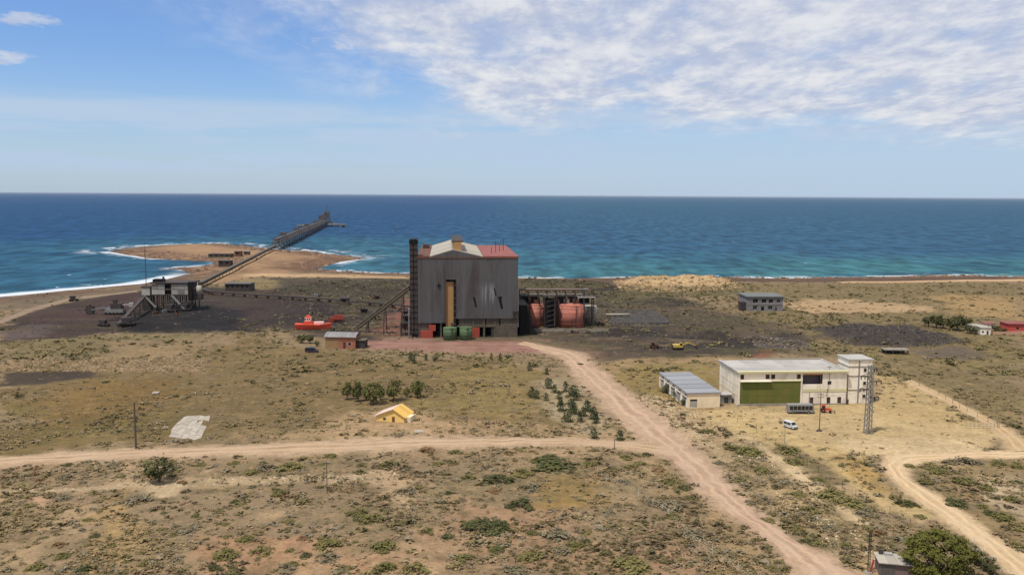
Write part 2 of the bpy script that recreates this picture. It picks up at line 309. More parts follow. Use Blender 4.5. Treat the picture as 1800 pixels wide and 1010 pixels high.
# patches: photo polygon, colour as seen, plant density, feather m, edge raggedness m
PATCH = [
 ([(0, 640), (150, 655), (450, 600), (560, 610), (720, 640), (900, 625), (1000, 690), (1060, 765), (850, 765), (560, 772), (240, 785), (0, 800)], (122, 103, 68), .8, 6, 10),
 ([(20, 710), (150, 672), (290, 662), (330, 690), (200, 745), (60, 775)], (128, 103, 62), .4, 10, 12),
 ([(0, 700), (120, 735), (300, 720), (330, 770), (0, 795)], (116, 100, 60), .4, 8, 10),
 ([(380, 772), (560, 755), (700, 742), (860, 738), (1060, 745), (1110, 772), (850, 770), (560, 780)], (168, 140, 104), .6, 4, 6),
 ([(570, 750), (650, 722), (740, 722), (820, 738), (840, 762), (600, 770)], (178, 148, 112), .4, 4, 5),
 ([(925, 668), (1000, 665), (1065, 740), (1045, 765), (960, 740)], (166, 148, 116), .5, 3, 6),
 ([(780, 650), (920, 640), (960, 700), (900, 740), (760, 720)], (140, 120, 76), .9, 6, 8),
 ([(0, 862), (330, 842), (600, 834), (690, 826), (700, 842), (350, 854), (0, 870)], (186, 162, 128), .5, 1.2, 1.6),
 ([(0, 812), (300, 802), (600, 796), (900, 785), (1120, 785), (1190, 815), (900, 800), (600, 812), (300, 818), (0, 830)], (160, 134, 102), .6, 2, 4),
 ([(255, 858), (275, 850), (325, 852), (318, 868), (290, 876), (262, 872)], (196, 172, 136), .05, 1, 1.5),
 ([(45, 880), (65, 868), (100, 870), (95, 890), (60, 893)], (186, 150, 118), .1, 1, 2),
 ([(170, 870), (220, 860), (240, 1010), (140, 1010), (180, 960)], (172, 142, 98), .6, 3, 4),
 ([(660, 835), (700, 830), (760, 940), (810, 985), (780, 1000), (720, 920)], (180, 152, 118), .5, 2, 4),
 ([(400, 950), (560, 960), (700, 990), (690, 1010), (330, 1010)], (166, 130, 98), .6, 4, 6),
 ([(780, 880), (1010, 890), (1060, 960), (1200, 950), (1300, 1010), (700, 1010), (720, 960)], (160, 128, 98), .7, 6, 8),
 ([(920, 835), (1050, 838), (1080, 890), (960, 890)], (150, 122, 72), .6, 4, 5),
 ([(1090, 800), (1190, 830), (1290, 900), (1400, 1005), (1340, 1010), (1200, 890)], (170, 142, 104), .6, 3, 5),
 ([(1080, 690), (1170, 688), (1300, 740), (1420, 860), (1620, 1005), (1510, 1010), (1400, 930), (1200, 765)], (174, 148, 108), 1.0, 3, 5),
 ([(1065, 645), (1200, 635), (1270, 640), (1250, 720), (1160, 700), (1090, 690)], (142, 122, 74), .9, 4, 5),
 ([(1250, 715), (1530, 706), (1700, 735), (1770, 762), (1720, 797), (1550, 799), (1480, 792), (1380, 772), (1285, 748)], (196, 170, 124), .1, 3, 4),
 ([(1225, 712), (1300, 722), (1400, 770), (1530, 800), (1565, 855), (1625, 905), (1560, 900), (1470, 850), (1370, 795), (1270, 760)], (198, 171, 120), .35, 3, 4),
 ([(1535, 655), (1590, 665), (1700, 718), (1760, 752), (1540, 735)], (186, 160, 113), .12, 3, 4),
 ([(1500, 640), (1620, 640), (1800, 690), (1800, 770), (1720, 735), (1600, 670)], (134, 117, 78), 1.0, 4, 6),
 ([(1585, 810), (1800, 805), (1800, 985), (1720, 925), (1640, 870)], (146, 124, 88), 1.1, 3, 4),
 ([(1715, 838), (1800, 835), (1800, 905), (1745, 890)], (196, 172, 138), .5, 3, 4),
 ([(1290, 498), (1800, 497), (1800, 690), (1690, 700), (1560, 640), (1400, 625), (1300, 560)], (126, 110, 76), .9, 8, 10),
 ([(1372, 530), (1480, 526), (1650, 540), (1610, 549), (1420, 553)], (184, 154, 116), .2, 6, 10),
 ([(1640, 518), (1800, 522), (1800, 562), (1700, 556)], (168, 138, 94), .3, 10, 14),
 ([(1480, 600), (1700, 590), (1800, 600), (1800, 640), (1600, 640)], (126, 110, 72), .8, 8, 10),
 ([(1415, 577), (1500, 568), (1600, 573), (1700, 602), (1640, 614), (1480, 607)], (64, 58, 56), .1, 6, 7),
 ([(1600, 608), (1700, 612), (1740, 630), (1620, 628)], (104, 92, 80), .3, 6, 7),
 ([(1040, 555), (1300, 550), (1430, 590), (1420, 622), (1100, 638), (940, 608)], (88, 77, 64), .12, 8, 9),
 ([(480, 487), (720, 486), (1060, 498), (1180, 520), (1300, 558), (1310, 612), (1050, 632), (900, 604), (640, 602), (480, 584)], (84, 73, 61), .15, 8, 9),
 ([(490, 496), (722, 491), (722, 542), (600, 546), (470, 530)], (70, 66, 56), .3, 6, 8),
 ([(912, 489), (1095, 491), (1120, 540), (912, 545)], (82, 74, 60), .35, 6, 8),
 ([(430, 492), (490, 492), (470, 525), (420, 520)], (140, 124, 84), .3, 6, 6),
 ([(0, 566), (60, 540), (200, 513), (330, 502), (480, 512), (600, 540), (620, 585), (480, 577), (440, 586), (330, 583), (200, 588), (60, 610), (0, 618)], (60, 51, 48), .02, 6, 7),
 ([(30, 552), (230, 513), (310, 518), (270, 545), (120, 592), (20, 604)], (78, 60, 55), .0, 6, 7),
 ([(340, 515), (480, 520), (500, 550), (420, 560), (340, 545)], (70, 57, 54), .0, 6, 7),
 ([(190, 562), (330, 532), (430, 545), (420, 582), (330, 588), (220, 590)], (40, 39, 40), .0, 6, 6),
 ([(0, 585), (60, 570), (110, 575), (80, 592), (0, 600)], (104, 90, 84), .0, 3, 4),
 ([(0, 608), (100, 598), (200, 588), (350, 588), (345, 625), (0, 630)], (124, 111, 77), .5, 4, 6),
 ([(190, 606), (425, 588), (380, 625), (170, 632)], (143, 121, 90), .3, 4, 5),
 ([(0, 630), (150, 632), (370, 630), (355, 654), (150, 650), (0, 650)], (156, 132, 98), .2, 2, 3),
 ([(0, 655), (165, 652), (165, 663), (40, 676), (0, 677)], (72, 63, 55), .0, 2.5, 4),
 ([(645, 592), (722, 518), (730, 602), (700, 604)], (138, 92, 80), .05, 4, 4),
 ([(560, 600), (700, 590), (960, 594), (1010, 628), (880, 622), (640, 614)], (152, 119, 102), .05, 3, 4),
 ([(930, 600), (1050, 605), (1060, 632), (1010, 640)], (128, 102, 84), .05, 3, 4),
 ([(1045, 641), (1110, 631), (1300, 624), (1300, 634), (1120, 640), (1070, 662)], (156, 130, 94), .2, 2, 3),
 ([(1328, 600), (1366, 598), (1364, 626), (1332, 628)], (160, 108, 82), .05, 3, 4),
 ([(200, 440), (330, 428), (470, 436), (560, 441), (645, 455), (565, 471), (440, 487), (350, 502), (338, 482), (283, 471), (372, 463), (262, 452)], (168, 134, 101), .0, 8, 8),
 ([(572, 446), (642, 452), (600, 461), (530, 474), (480, 470), (540, 455)], (136, 101, 74), .0, 8, 10),
 ([(420, 480), (560, 479), (722, 484), (722, 489), (560, 487), (430, 486)], (196, 164, 124), .0, 5, 5),
 ([(0, 523), (260, 500), (300, 497), (250, 508), (0, 548)], (118, 103, 84), .1, 5, 6),
 ([(270, 500), (345, 482), (372, 488), (350, 502), (300, 512)], (150, 124, 92), .05, 5, 6),
 ([(912, 486), (1100, 486), (1300, 486), (1480, 485), (1800, 482), (1800, 492), (1300, 495), (912, 495)], (92, 73, 62), .02, 5, 6),
 ([(1085, 492), (1130, 488), (1275, 487), (1292, 505), (1200, 513), (1090, 509)], (196, 166, 124), .02, 5, 5),
 ([(1130, 700), (1160, 698), (1262, 768), (1312, 848), (1405, 930), (1380, 932), (1288, 850), (1200, 772)], (190, 164, 128), .7, 2, 3),
 ([(1262, 774), (1304, 782), (1363, 825), (1392, 852), (1363, 853), (1300, 810)], (112, 99, 68), 1.3, 2, 2.5),
 ([(1363, 778), (1415, 800), (1466, 833), (1508, 876), (1545, 900), (1508, 905), (1466, 892), (1423, 853), (1378, 810)], (110, 97, 68), 1.3, 2, 2.5),
 ([(1432, 910), (1508, 927), (1523, 956), (1449, 943)], (120, 103, 74), 1.2, 2, 2.5),
 ([(1287, 816), (1325, 868), (1389, 910), (1466, 962), (1510, 990), (1423, 960), (1363, 914), (1305, 862)], (116, 105, 70), 1.3, 1.5, 2),
 ([(1300, 763), (1322, 767), (1392, 814), (1477, 880), (1535, 922), (1515, 926), (1455, 888), (1372, 826)], (206, 180, 140), .25, 1.5, 1.5),
 ([(1480, 775), (1600, 770), (1720, 775), (1720, 796), (1550, 799), (1480, 792)], (206, 180, 138), .05, 3, 3),
 ([(1470, 805), (1530, 808), (1570, 870), (1540, 870)], (176, 142, 84), .6, 2, 3),
 ([(1085, 505), (1290, 504), (1310, 520), (1100, 522)], (112, 102, 70), .5, 4, 5),
]
ROADS = []
def road(*a, **k): ROADS.append((a, k))
road('main_road', [(905, 606), (980, 625), (1005, 645), (1032, 680), (1060, 705), (1086, 730), (1130, 770), (1185, 808), (1232, 860), (1300, 912), (1352, 950), (1405, 1010), (1440, 1060)],
     [(925, 600), (1020, 622), (1045, 645), (1086, 678), (1120, 705), (1156, 730), (1193, 768), (1240, 808), (1288, 860), (1336, 905), (1396, 948), (1500, 1010), (1570, 1060)],
     (200, 170, 142), (184, 153, 126), .07, 'wide pinkish dirt road running from the plant down past the white hall', 1.0)
road('cross_track', [(-60, 806), (0, 803), (100, 798), (240, 790), (400, 785), (560, 777), (700, 772), (850, 769), (1000, 771), (1100, 774), (1160, 778)],
     [(-60, 822), (0, 818), (100, 812), (250, 804), (400, 801), (560, 798), (700, 791), (850, 785), (1000, 781), (1100, 786), (1185, 800)],
     (200, 171, 140), (182, 154, 122), .06, 'narrow dirt track meeting the wide dirt road', .8)
road('loop_track', [(1860, 792), (1800, 794), (1700, 796), (1600, 798), (1555, 803), (1548, 816), (1570, 850), (1625, 890), (1680, 930), (1735, 972), (1790, 1020), (1850, 1070)],
     [(1860, 805), (1800, 806), (1700, 807), (1625, 811), (1592, 822), (1600, 845), (1645, 868), (1690, 898), (1735, 932), (1780, 965), (1850, 1015), (1930, 1065)],
     (218, 190, 152), (206, 176, 136), .065, 'pale dirt track bending round behind the big leafy bush', .7)
road('yard_path', [(1590, 672), (1650, 700), (1715, 735), (1755, 765), (1775, 795)], [(1600, 668), (1662, 696), (1730, 731), (1785, 762), (1830, 793)],
     (206, 178, 140), (190, 160, 118), .055, 'pale footpath along the yard fence', .6)
road('plant_road', [(630, 602), (760, 600), (880, 599), (930, 601)], [(625, 611), (760, 613), (880, 617), (950, 617)],
     (164, 126, 110), (140, 104, 92), .055, 'dusty red road in front of the plant', .8)
road('shore_track', [(1470, 494.5), (1560, 493), (1700, 490.5), (1840, 489)], [(1480, 497), (1560, 496), (1700, 494), (1840, 493)],
     (206, 170, 132), (190, 154, 116), .15, 'sandy track along the rocky shore', 1.0)
road('beach_path', [(-30, 569), (0, 562), (60, 540), (125, 522), (240, 509)], [(-25, 577), (5, 568), (66, 544), (130, 525.5), (242, 511.5)],
     (160, 140, 118), (142, 120, 100), .1, 'grey footpath beside the dark ore yard', .6)
road('causeway_track', [(352, 500), (400, 476), (440, 457), (480, 438.5)], [(372, 499), (418, 476), (455, 457), (488, 440)],
     (196, 160, 118), (178, 142, 104), .15, 'sandy causeway track beside the pier conveyor', .6)
def resample(p, n):
    p = np.array(p, float); d = np.r_[0, np.cumsum(np.hypot(*(p[1:] - p[:-1]).T))]
    t = np.linspace(0, d[-1], n); return np.stack([np.interp(t, d, p[:, 0]), np.interp(t, d, p[:, 1])], 1)
ROADPOLY = [np.vstack([resample(GP(a[1]), 30), resample(GP(a[2]), 30)[::-1]]) for a, k in ROADS]
SHOULD = {'main_road': 4.5, 'cross_track': 3.5, 'plant_road': 4, 'loop_track': 1.3}
CP = [(GP(p), alb(c), d, f, n) for p, c, d, f, n in PATCH]
YARD = GP([(0, 560), (200, 512), (480, 490), (722, 488), (1060, 497), (1200, 520), (1310, 560), (1420, 590), (1400, 622), (1100, 634), (930, 606), (640, 604), (480, 584), (200, 590), (0, 618)])
BASE = alb((145, 124, 95))
def paint(x, y):
    n = x.shape[0]
    c = np.tile(BASE, (n, 1)); dens = np.full(n, .95)
    w1 = fbm(x, y, 14, 4, .6, 11); w2 = fbm(x, y, 4.5, 3, .6, 12)
    for poly, cc, d, fe, na in CP:
        lo = poly.min(0) - 30; hi = poly.max(0) + 30
        k = (x > lo[0]) & (x < hi[0]) & (y > lo[1]) & (y < hi[1])
        if not k.any(): continue
        s = sdf(poly, x[k], y[k]) + na * 3.2 * (w1[k] + .6 * w2[k])
        m = sm(s, -fe, fe) * .92
        c[k] += (cc - c[k]) * m[:, None]; dens[k] += (d - dens[k]) * m
    wd = fbm(x, y, 7, 4, .65, 14)
    for (ra, rk), rp in zip(ROADS, ROADPOLY):
        lo = rp.min(0) - 15; hi = rp.max(0) + 15; k = (x > lo[0]) & (x < hi[0]) & (y > lo[1]) & (y < hi[1])
        sh = SHOULD.get(ra[0], 1.5); s = sdf(rp, x[k], y[k]) + 1.5 * sh * wd[k]; m = sm(s, -sh, .3) * .9
        c[k] += (.5 * (alb(ra[3]) + alb(ra[4])) - c[k]) * m[:, None]; dens[k] *= 1 - m
    # sooty and rusty staining of the working ground
    yard = sm(sdf(YARD, x, y) + 20 * w1, -8, 12) * (.35 + .65 * sm(x, -130, -70)); s1 = fbm(x, y, 38, 5, .62, 31); s2 = fbm(x * .55, y, 20, 5, .65, 33); s3 = fbm(x * .5, y, 26, 5, .65, 35)
    c += (alb((48, 45, 44)) - c) * (yard * sm(s1, .0, .15) * .85)[:, None]
    c += (alb((128, 108, 86)) - c) * (yard * sm(s2, .12, .22) * .6)[:, None]
    c += (alb((88, 84, 58)) - c) * (yard * sm(s3, .06, .16) * .6)[:, None]
    # worn pale streaks and low gullies of the scrub plain
    fore = sm(y, 300, 215); g1 = fbm(x, y, 22, 5, .62, 41); g2 = np.abs(fbm(x + 12 * wd, y, 34, 4, .55, 43)); g3 = fbm(x, y, 11, 4, .6, 45)
    pl_ = np.maximum(sm(g1, .10, .24) * .6, sm(g2, .035, .008) * .7 * sm(g3, -.1, .1)) * fore * dens.clip(0, 1)
    c += (alb((186, 157, 120)) - c) * pl_[:, None]; dens = dens * (1 - .85 * pl_)
    gr_ = sm(fbm(x, y, 26, 4, .6, 47), .02, .16) * fore * .55; c += (alb((122, 108, 76)) - c) * (gr_ * dens.clip(0, 1))[:, None]; dens = dens * (1 + .5 * gr_)
    L = shore(x, y)
    rock = sm(L, 75, 22) * sm(w1 + w2, -.35, .05) * .9
    c += (alb((108, 84, 68)) - c) * rock[:, None]
    wet = sm(L, 6, -3); c += (alb((78, 66, 54)) - c) * wet[:, None]
    dens = dens * sm(L, 15, 45)
    return c, dens
def axis(parts):
    a = [parts[0][0]]
    for lo, hi, st in parts:
        n = max(1, round((hi - lo) / st)); a += [lo + (hi - lo) * (i + 1) / n for i in range(n)]
    return np.array(a)
def grid(name, xs, ys, zf):
    X, Y = np.meshgrid(xs, ys); x = X.ravel(); y = Y.ravel(); z = zf(x, y)
    nx, ny = len(xs), len(ys)
    me = bpy.data.meshes.new(name); me.vertices.add(nx * ny)
    me.vertices.foreach_set('co', np.stack([x, y, z], 1).ravel())
    i = (np.arange(ny - 1)[:, None] * nx + np.arange(nx - 1)[None]).ravel()
    q = np.stack([i, i + 1, i + nx + 1, i + nx], 1).ravel()
    nf = (nx - 1) * (ny - 1); me.loops.add(nf * 4); me.polygons.add(nf)
    me.loops.foreach_set('vertex_index', q.astype(np.int32)); me.polygons.foreach_set('loop_start', np.arange(nf, dtype=np.int32) * 4)
    me.polygons.foreach_set('use_smooth', np.ones(nf, bool)); me.update(); me.validate()
    return me, x, y
def vcol(me, name, c):
    a = me.attributes.new(name, 'FLOAT_COLOR', 'POINT'); d = np.ones((len(c), 4), np.float32); d[:, :3] = c; a.data.foreach_set('color', d.ravel())
def vflt(me, name, v):
    a = me.attributes.new(name, 'FLOAT', 'POINT'); a.data.foreach_set('value', np.asarray(v, np.float32))
gx = axis([(-3400, -1200, 200), (-1200, -480, 24), (-480, -200, 2.4), (-200, 200, 1.5), (200, 480, 2.4), (480, 1200, 24), (1200, 3400, 200)])
gy = axis([(-3400, 0, 200), (0, 130, 10), (130, 330, 1.1), (330, 560, 1.5), (560, 800, 2.6), (800, 1300, 6), (1300, 2300, 60)])
gme, gX, gY = grid('ground', gx, gy, H)
gc, gd = paint(gX, gY)
vcol(gme, 'soil', gc); vflt(gme, 'veg', gd)
def groundmat():
    m = bpy.data.materials.new('dry_soil'); m.use_nodes = True; nt = m.node_tree; b = NB(nt); bs = nt.nodes['Principled BSDF']
    t = ND(nt, 'ShaderNodeTexCoord').outputs['Object']
    a = ND(nt, 'ShaderNodeAttribute', attribute_name='soil').outputs[0]; vg = ND(nt, 'ShaderNodeAttribute', attribute_name='veg').outputs['Fac']
    n1 = b.noise(t, .16, 9, .72); n2 = b.noise(t, 1.1, 6, .7); n3 = b.noise(t, .035, 5, .6)
    n4 = b.noise(b.mapping(t, (1, 1, 1), (50, 20, 0)), .22, 8, .75, .4)
    k = b.m('ADD', 1.0, b.m('ADD', b.m('MULTIPLY', b.m('SUBTRACT', n1, .5), .9), b.m('ADD', b.m('MULTIPLY', b.m('SUBTRACT', n2, .5), 1.1), b.m('MULTIPLY', b.m('SUBTRACT', n3, .5), .7))))
    n5 = b.noise(b.mapping(t, (1, 1, 1), (9, 4, 0)), .42, 7, .8, .2); k = b.m('ADD', k, b.m('MULTIPLY', b.m('SUBTRACT', n5, .5), 1.3)); k = b.m('MAXIMUM', k, .3)
    c = b.mix(1.0, a, b.xyz(k, k, k), 'MULTIPLY')
    pale = b.m('MULTIPLY', b.sstep(n4, .53, .66), b.m('MULTIPLY', vg, .62), None, True)
    c = b.mix(pale, c, (*alb((188, 152, 118)), 1))
    dark = b.m('MULTIPLY', b.sstep(n1, .49, .34), b.m('MULTIPLY', vg, .75), None, True)
    c = b.mix(dark, c, (*alb((108, 96, 68)), 1))
    gry = b.m('MULTIPLY', b.sstep(b.noise(t, .09, 8, .72, .3), .54, .66), b.m('MULTIPLY', vg, .55), None, True)
    c = b.mix(gry, c, (*alb((126, 112, 92)), 1))
    b.L(c, bs.inputs['Base Color']); bs.inputs['Roughness'].default_value = .95; bs.inputs['Specular IOR Level'].default_value = .1
    b.L(b.bump(b.m('ADD', b.m('MULTIPLY', n1, 1.2), b.m('MULTIPLY', n2, .35)), .7, .55), bs.inputs['Normal'])
    return m
gme.materials.append(groundmat())
ground = tag(link('ground', gme), 'dry coastal plain of scrub, bare soil and dark ore dust', None, None, 'structure')
# ------------------------------------------------------------------ sea
sx = axis([(-150000, -20000, 65000), (-20000, -3000, 4000), (-3000, -900, 60), (-900, 900, 6), (900, 3000, 60), (3000, 20000, 4000), (20000, 150000, 65000)])
sy = axis([(-200, 400, 100), (400, 560, 10), (560, 1300, 4), (1300, 2400, 20), (2400, 8000, 300), (8000, 40000, 4000), (40000, 160000, 60000)])
sme, sX, sY = grid('sea', sx, sy, lambda x, y: np.full(x.shape, SEA))
vflt(sme, 'off', -sdf(coast, sX, sY) - 9 * fbm(sX, sY, 30, 4))
def seamat():
    m = bpy.data.materials.new('sea_water'); m.use_nodes = True; nt = m.node_tree; b = NB(nt); bs = nt.nodes['Principled BSDF']
    t = ND(nt, 'ShaderNodeTexCoord').outputs['Object']; off = ND(nt, 'ShaderNodeAttribute', attribute_name='off').outputs['Fac']
    sp = ND(nt, 'ShaderNodeSeparateXYZ'); b.L(t, sp.inputs[0])
    big = b.noise(b.mapping(t, (.35, 1, 1)), .004, 6, .6)
    offn = b.m('ADD', off, b.m('MULTIPLY', b.m('SUBTRACT', big, .5), 320))
    deep = (.013, .052, .122, 1); mid = (.023, .074, .126, 1); teal = (.034, .116, .130, 1)
    right = b.sstep(sp.outputs[0], -450, 350)
    c = b.mix(right, deep, mid)
    c = b.mix(b.m('MULTIPLY', b.sstep(offn, 420, 20), b.m('ADD', .45, b.m('MULTIPLY', right, .55))), c, teal)
    st = b.noise(b.mapping(t, (.42, 1, 1)), .016, 9, .72)
    c = b.mix(b.m('MULTIPLY', b.sstep(st, .53, .38), .55), c, (.007, .032, .080, 1))
    c = b.mix(b.m('MULTIPLY', b.sstep(st, .55, .70), .4), c, (.035, .10, .16, 1))
    chop = b.noise(b.mapping(t, (1.5, .55, 1)), .035, 5, .65)
    kc = b.m('ADD', .62, b.m('MULTIPLY', b.sstep(chop, .32, .68), .76)); c = b.mix(1.0, c, b.xyz(kc, kc, kc), 'MULTIPLY')
    fn = b.noise(b.mapping(t, (.45, 1, 1)), .085, 8, .7, .5)
    fb = b.noise(t, .012, 3, .5)
    foam = b.m('MULTIPLY', b.sstep(b.m('ADD', fn, b.m('MULTIPLY', b.sstep(off, 60, 2), .28)), .77, .86), b.sstep(off, 75, 25))
    foam = b.m('MULTIPLY', foam, b.sstep(fb, .42, .56))
    edge = b.m('MULTIPLY', b.sstep(b.m('ADD', off, b.m('MULTIPLY', b.m('SUBTRACT', fn, .5), 22)), 8, 2), b.sstep(fb, .46, .60, .0, .95))
    leftb = b.m('MULTIPLY', b.sstep(sp.outputs[0], -215, -250), b.sstep(sp.outputs[1], 800, 730))
    beach = b.m('MULTIPLY', leftb, b.sstep(b.m('ADD', off, b.m('MULTIPLY', b.m('SUBTRACT', fn, .5), 20)), 22, 10))
    caps = b.m('MULTIPLY', b.sstep(b.noise(b.mapping(t, (1.0, .8, 1)), .06, 4, .6), .715, .75), b.sstep(sp.outputs[1], 4000, 1600))
    head = b.m('MULTIPLY', b.m('MULTIPLY', b.sstep(off, 60, 6), b.sstep(b.noise(b.mapping(t, (1, .7, 1)), .05, 6, .7), .50, .60)), b.m('MULTIPLY', b.sstep(sp.outputs[1], 980, 1060), b.sstep(sp.outputs[0], -60, -120)))
    foam = b.m('MAXIMUM', foam, head)
    f = b.m('MAXIMUM', b.m('MAXIMUM', foam, edge), b.m('MAXIMUM', beach, b.m('MULTIPLY', caps, .8)))
    c = b.mix(b.m('MULTIPLY', f, .92), c, (.58, .60, .62, 1))
    df = ND(nt, 'ShaderNodeBsdfDiffuse'); gl = ND(nt, 'ShaderNodeBsdfGlossy', inp={'Roughness': .28, 'Color': (.8, .9, 1, 1)}); mx = ND(nt, 'ShaderNodeMixShader'); mx.inputs[0].default_value = .055
    b.L(c, df.inputs['Color']); b.L(df.outputs[0], mx.inputs[1]); b.L(gl.outputs[0], mx.inputs[2]); b.L(mx.outputs[0], nt.nodes['Material Output'].inputs[0])
    b.L(b.m('ADD', .32, b.m('MULTIPLY', f, .5)), bs.inputs['Roughness']); bs.inputs['IOR'].default_value = 1.33
    bs.inputs['Specular IOR Level'].default_value = .09
    wv = b.m('ADD', b.noise(b.mapping(t, (.5, 1, 1), (0, 0, 0), (0, 0, .3)), .05, 6, .6), b.m('MULTIPLY', b.noise(b.mapping(t, (.6, 1, 1), (0, 0, 0), (0, 0, -.2)), .18, 4, .6), .4))
    bm = b.bump(wv, 1.0, 3.2); b.L(bm, df.inputs['Normal']); b.L(bm, gl.inputs['Normal'])
    return m
sme.materials.append(seamat())
tag(link('sea', sme), 'deep blue open sea with small whitecaps and surf', None, None, 'structure')
# ------------------------------------------------------------------ dirt roads
def roadmat(name, c, c2):
    m = bpy.data.materials.new(name); m.use_nodes = True; nt = m.node_tree; b = NB(nt); bs = nt.nodes['Principled BSDF']
    t = ND(nt, 'ShaderNodeTexCoord').outputs['Object']; u = ND(nt, 'ShaderNodeAttribute', attribute_name='across').outputs['Fac']
    n1 = b.noise(t, .12, 8, .7); n2 = b.noise(t, 1.4, 5, .7)
    rut = b.m('ADD', b.sstep(b.m('ABSOLUTE', b.m('SUBTRACT', u, .33)), .10, .02), b.sstep(b.m('ABSOLUTE', b.m('SUBTRACT', u, .68)), .10, .02))
    rut = b.m('MULTIPLY', rut, b.sstep(n1, .35, .6))
    cc = b.mix(b.sstep(n1, .38, .62), (*alb(c), 1), (*alb(c2), 1))
    n3 = b.noise(t, .045, 6, .65); k = b.m('ADD', b.m('MULTIPLY', n2, .6), .70); k = b.m('ADD', k, b.m('MULTIPLY', rut, .3)); k = b.m('ADD', k, b.m('MULTIPLY', b.m('SUBTRACT', n3, .5), .5))
    mid_ = b.m('MULTIPLY', b.sstep(b.m('ABSOLUTE', b.m('SUBTRACT', u, .5)), .12, .02), b.sstep(n3, .45, .6)); k = b.m('SUBTRACT', k, b.m('MULTIPLY', mid_, .18))
    cc = b.mix(1.0, cc, b.xyz(k, k, k), 'MULTIPLY')
    b.L(cc, bs.inputs['Base Color']); bs.inputs['Roughness'].default_value = .95; bs.inputs['Specular IOR Level'].default_value = .1
    b.L(b.bump(b.m('SUBTRACT', n2, b.m('MULTIPLY', rut, .5)), .5, .2), bs.inputs['Normal'])
    return m
def smooth(p, k=3):
    for _ in range(k):
        q = p.copy(); q[1:-1] = (p[:-2] + 2 * p[1:-1] + p[2:]) / 4; p = q
    return p
def make_road(name, left, right, c, c2, lift, label, rag=.9, n=None, label_kind='structure'):
    a = GP(left); b_ = GP(right)
    Ln = max(np.hypot(*(a[1:] - a[:-1]).T).sum(), np.hypot(*(b_[1:] - b_[:-1]).T).sum()); n = n or max(20, int(Ln / 1.6))
    a = smooth(resample(a, n), 6); b_ = smooth(resample(b_, n), 6)
    w_ = np.hypot(*(b_ - a).T).mean(); k = max(6, min(16, int(w_ / 1.2)))
    dirn = (b_ - a) / (np.hypot(*(b_ - a).T)[:, None] + 1e-6)
    a = a + dirn * (rag * 4.5 * fbm(a[:, 0], a[:, 1], 5, 3, .6, 3))[:, None]; b_ = b_ + dirn * (rag * 4.5 * fbm(b_[:, 0], b_[:, 1], 5, 3, .6, 4))[:, None]
    u = np.linspace(0, 1, k + 1)
    XY = a[:, None, :] * (1 - u)[None, :, None] + b_[:, None, :] * u[None, :, None]
    x = XY[..., 0].ravel(); y = XY[..., 1].ravel()
    z = H(x, y) + lift + .05 * np.tile(np.sin(u * math.pi) , n) - .16 * np.tile((u < .01) | (u > .99), n)
    f = [(i * (k + 1) + j, i * (k + 1) + j + 1, (i + 1) * (k + 1) + j + 1, (i + 1) * (k + 1) + j) for i in range(n - 1) for j in range(k)]
    me = bpy.data.meshes.new(name); me.from_pydata(np.stack([x, y, z], 1).tolist(), [], f); me.update()
    if me.polygons[0].normal.z < 0: me.flip_normals()
    me.polygons.foreach_set('use_smooth', [True] * len(f)); vflt(me, 'across', np.tile(u, n))
    me.materials.append(roadmat('dirt_' + name, c, c2))
    return tag(link(name, me), label, None, None, label_kind)
for a_, k_ in ROADS: make_road(*a_, **k_)
# ================================================================== PLANT
m_clad = mat('weathered_sheen_cladding', (82, 81, 82), .6, .2, .07, stain=(60, 52, 47), stain_amt=.75, stretch=(1, 1, .16), orand=.012)
def runs_and_sheen(m):
    nt = m.node_tree; b = NB(nt); bs = nt.nodes['Principled BSDF']; src = bs.inputs['Base Color'].links[0].from_socket
    o_ = ND(nt, 'ShaderNodeTexCoord').outputs['Object']; run = b.noise(b.mapping(o_, (1, 1, .03)), .9, 5, .7); src = b.mix(b.m('MULTIPLY', b.sstep(run, .56, .72), .55), src, C4((92, 70, 56))); src = b.mix(b.m('MULTIPLY', b.sstep(run, .44, .30), .5), src, C4((108, 107, 108)))
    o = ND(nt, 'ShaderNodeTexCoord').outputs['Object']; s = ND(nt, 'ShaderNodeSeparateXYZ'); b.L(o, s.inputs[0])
    f = b.m('MULTIPLY', b.sstep(b.m('ABSOLUTE', b.m('SUBTRACT', s.outputs[0], 34.4)), 4.4, 1.5), b.sstep(b.m('ABSOLUTE', b.m('SUBTRACT', s.outputs[2], 21.5)), 6.5, 1.5))  # pale patch: light reflected off the front sheets, painted into the colour
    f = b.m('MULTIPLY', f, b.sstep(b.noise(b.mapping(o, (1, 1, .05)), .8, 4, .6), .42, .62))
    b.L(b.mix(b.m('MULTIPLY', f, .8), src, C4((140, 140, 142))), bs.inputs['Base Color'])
runs_and_sheen(m_clad)
m_clad_l = mat('pale_cladding', (150, 149, 147), .55, .14, .12, stretch=(1, 1, .2), orand=.05)
m_dark = mat('sooty_steel', (62, 56, 54), .8, .3, .2, stain=(84, 60, 48), stain_amt=.5)
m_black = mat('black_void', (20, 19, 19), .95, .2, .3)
m_rust = mat('rusty_steel', (104, 68, 52), .85, .35, .4, stain=(62, 48, 44), stain_amt=.6)
m_grey = mat('grey_steel', (120, 120, 118), .6, .2, .3, stain=(90, 72, 60), stain_amt=.4)
m_lgrey = mat('pale_panel', (156, 152, 145), .7, .15, .3, stain=(130, 110, 92), stain_amt=.4)
m_conc = mat('old_concrete', (140, 132, 118), .92, .2, .25, bumpd=.05, stain=(84, 78, 70), stain_amt=.6)
m_concd = mat('dirty_concrete', (92, 84, 72), .92, .25, .25, bumpd=.05, stain=(60, 54, 48), stain_amt=.6)
m_redroof = mat('faded_red_roof', (132, 74, 68), .75, .16, .12, stain=(124, 92, 78), stain_amt=.6)
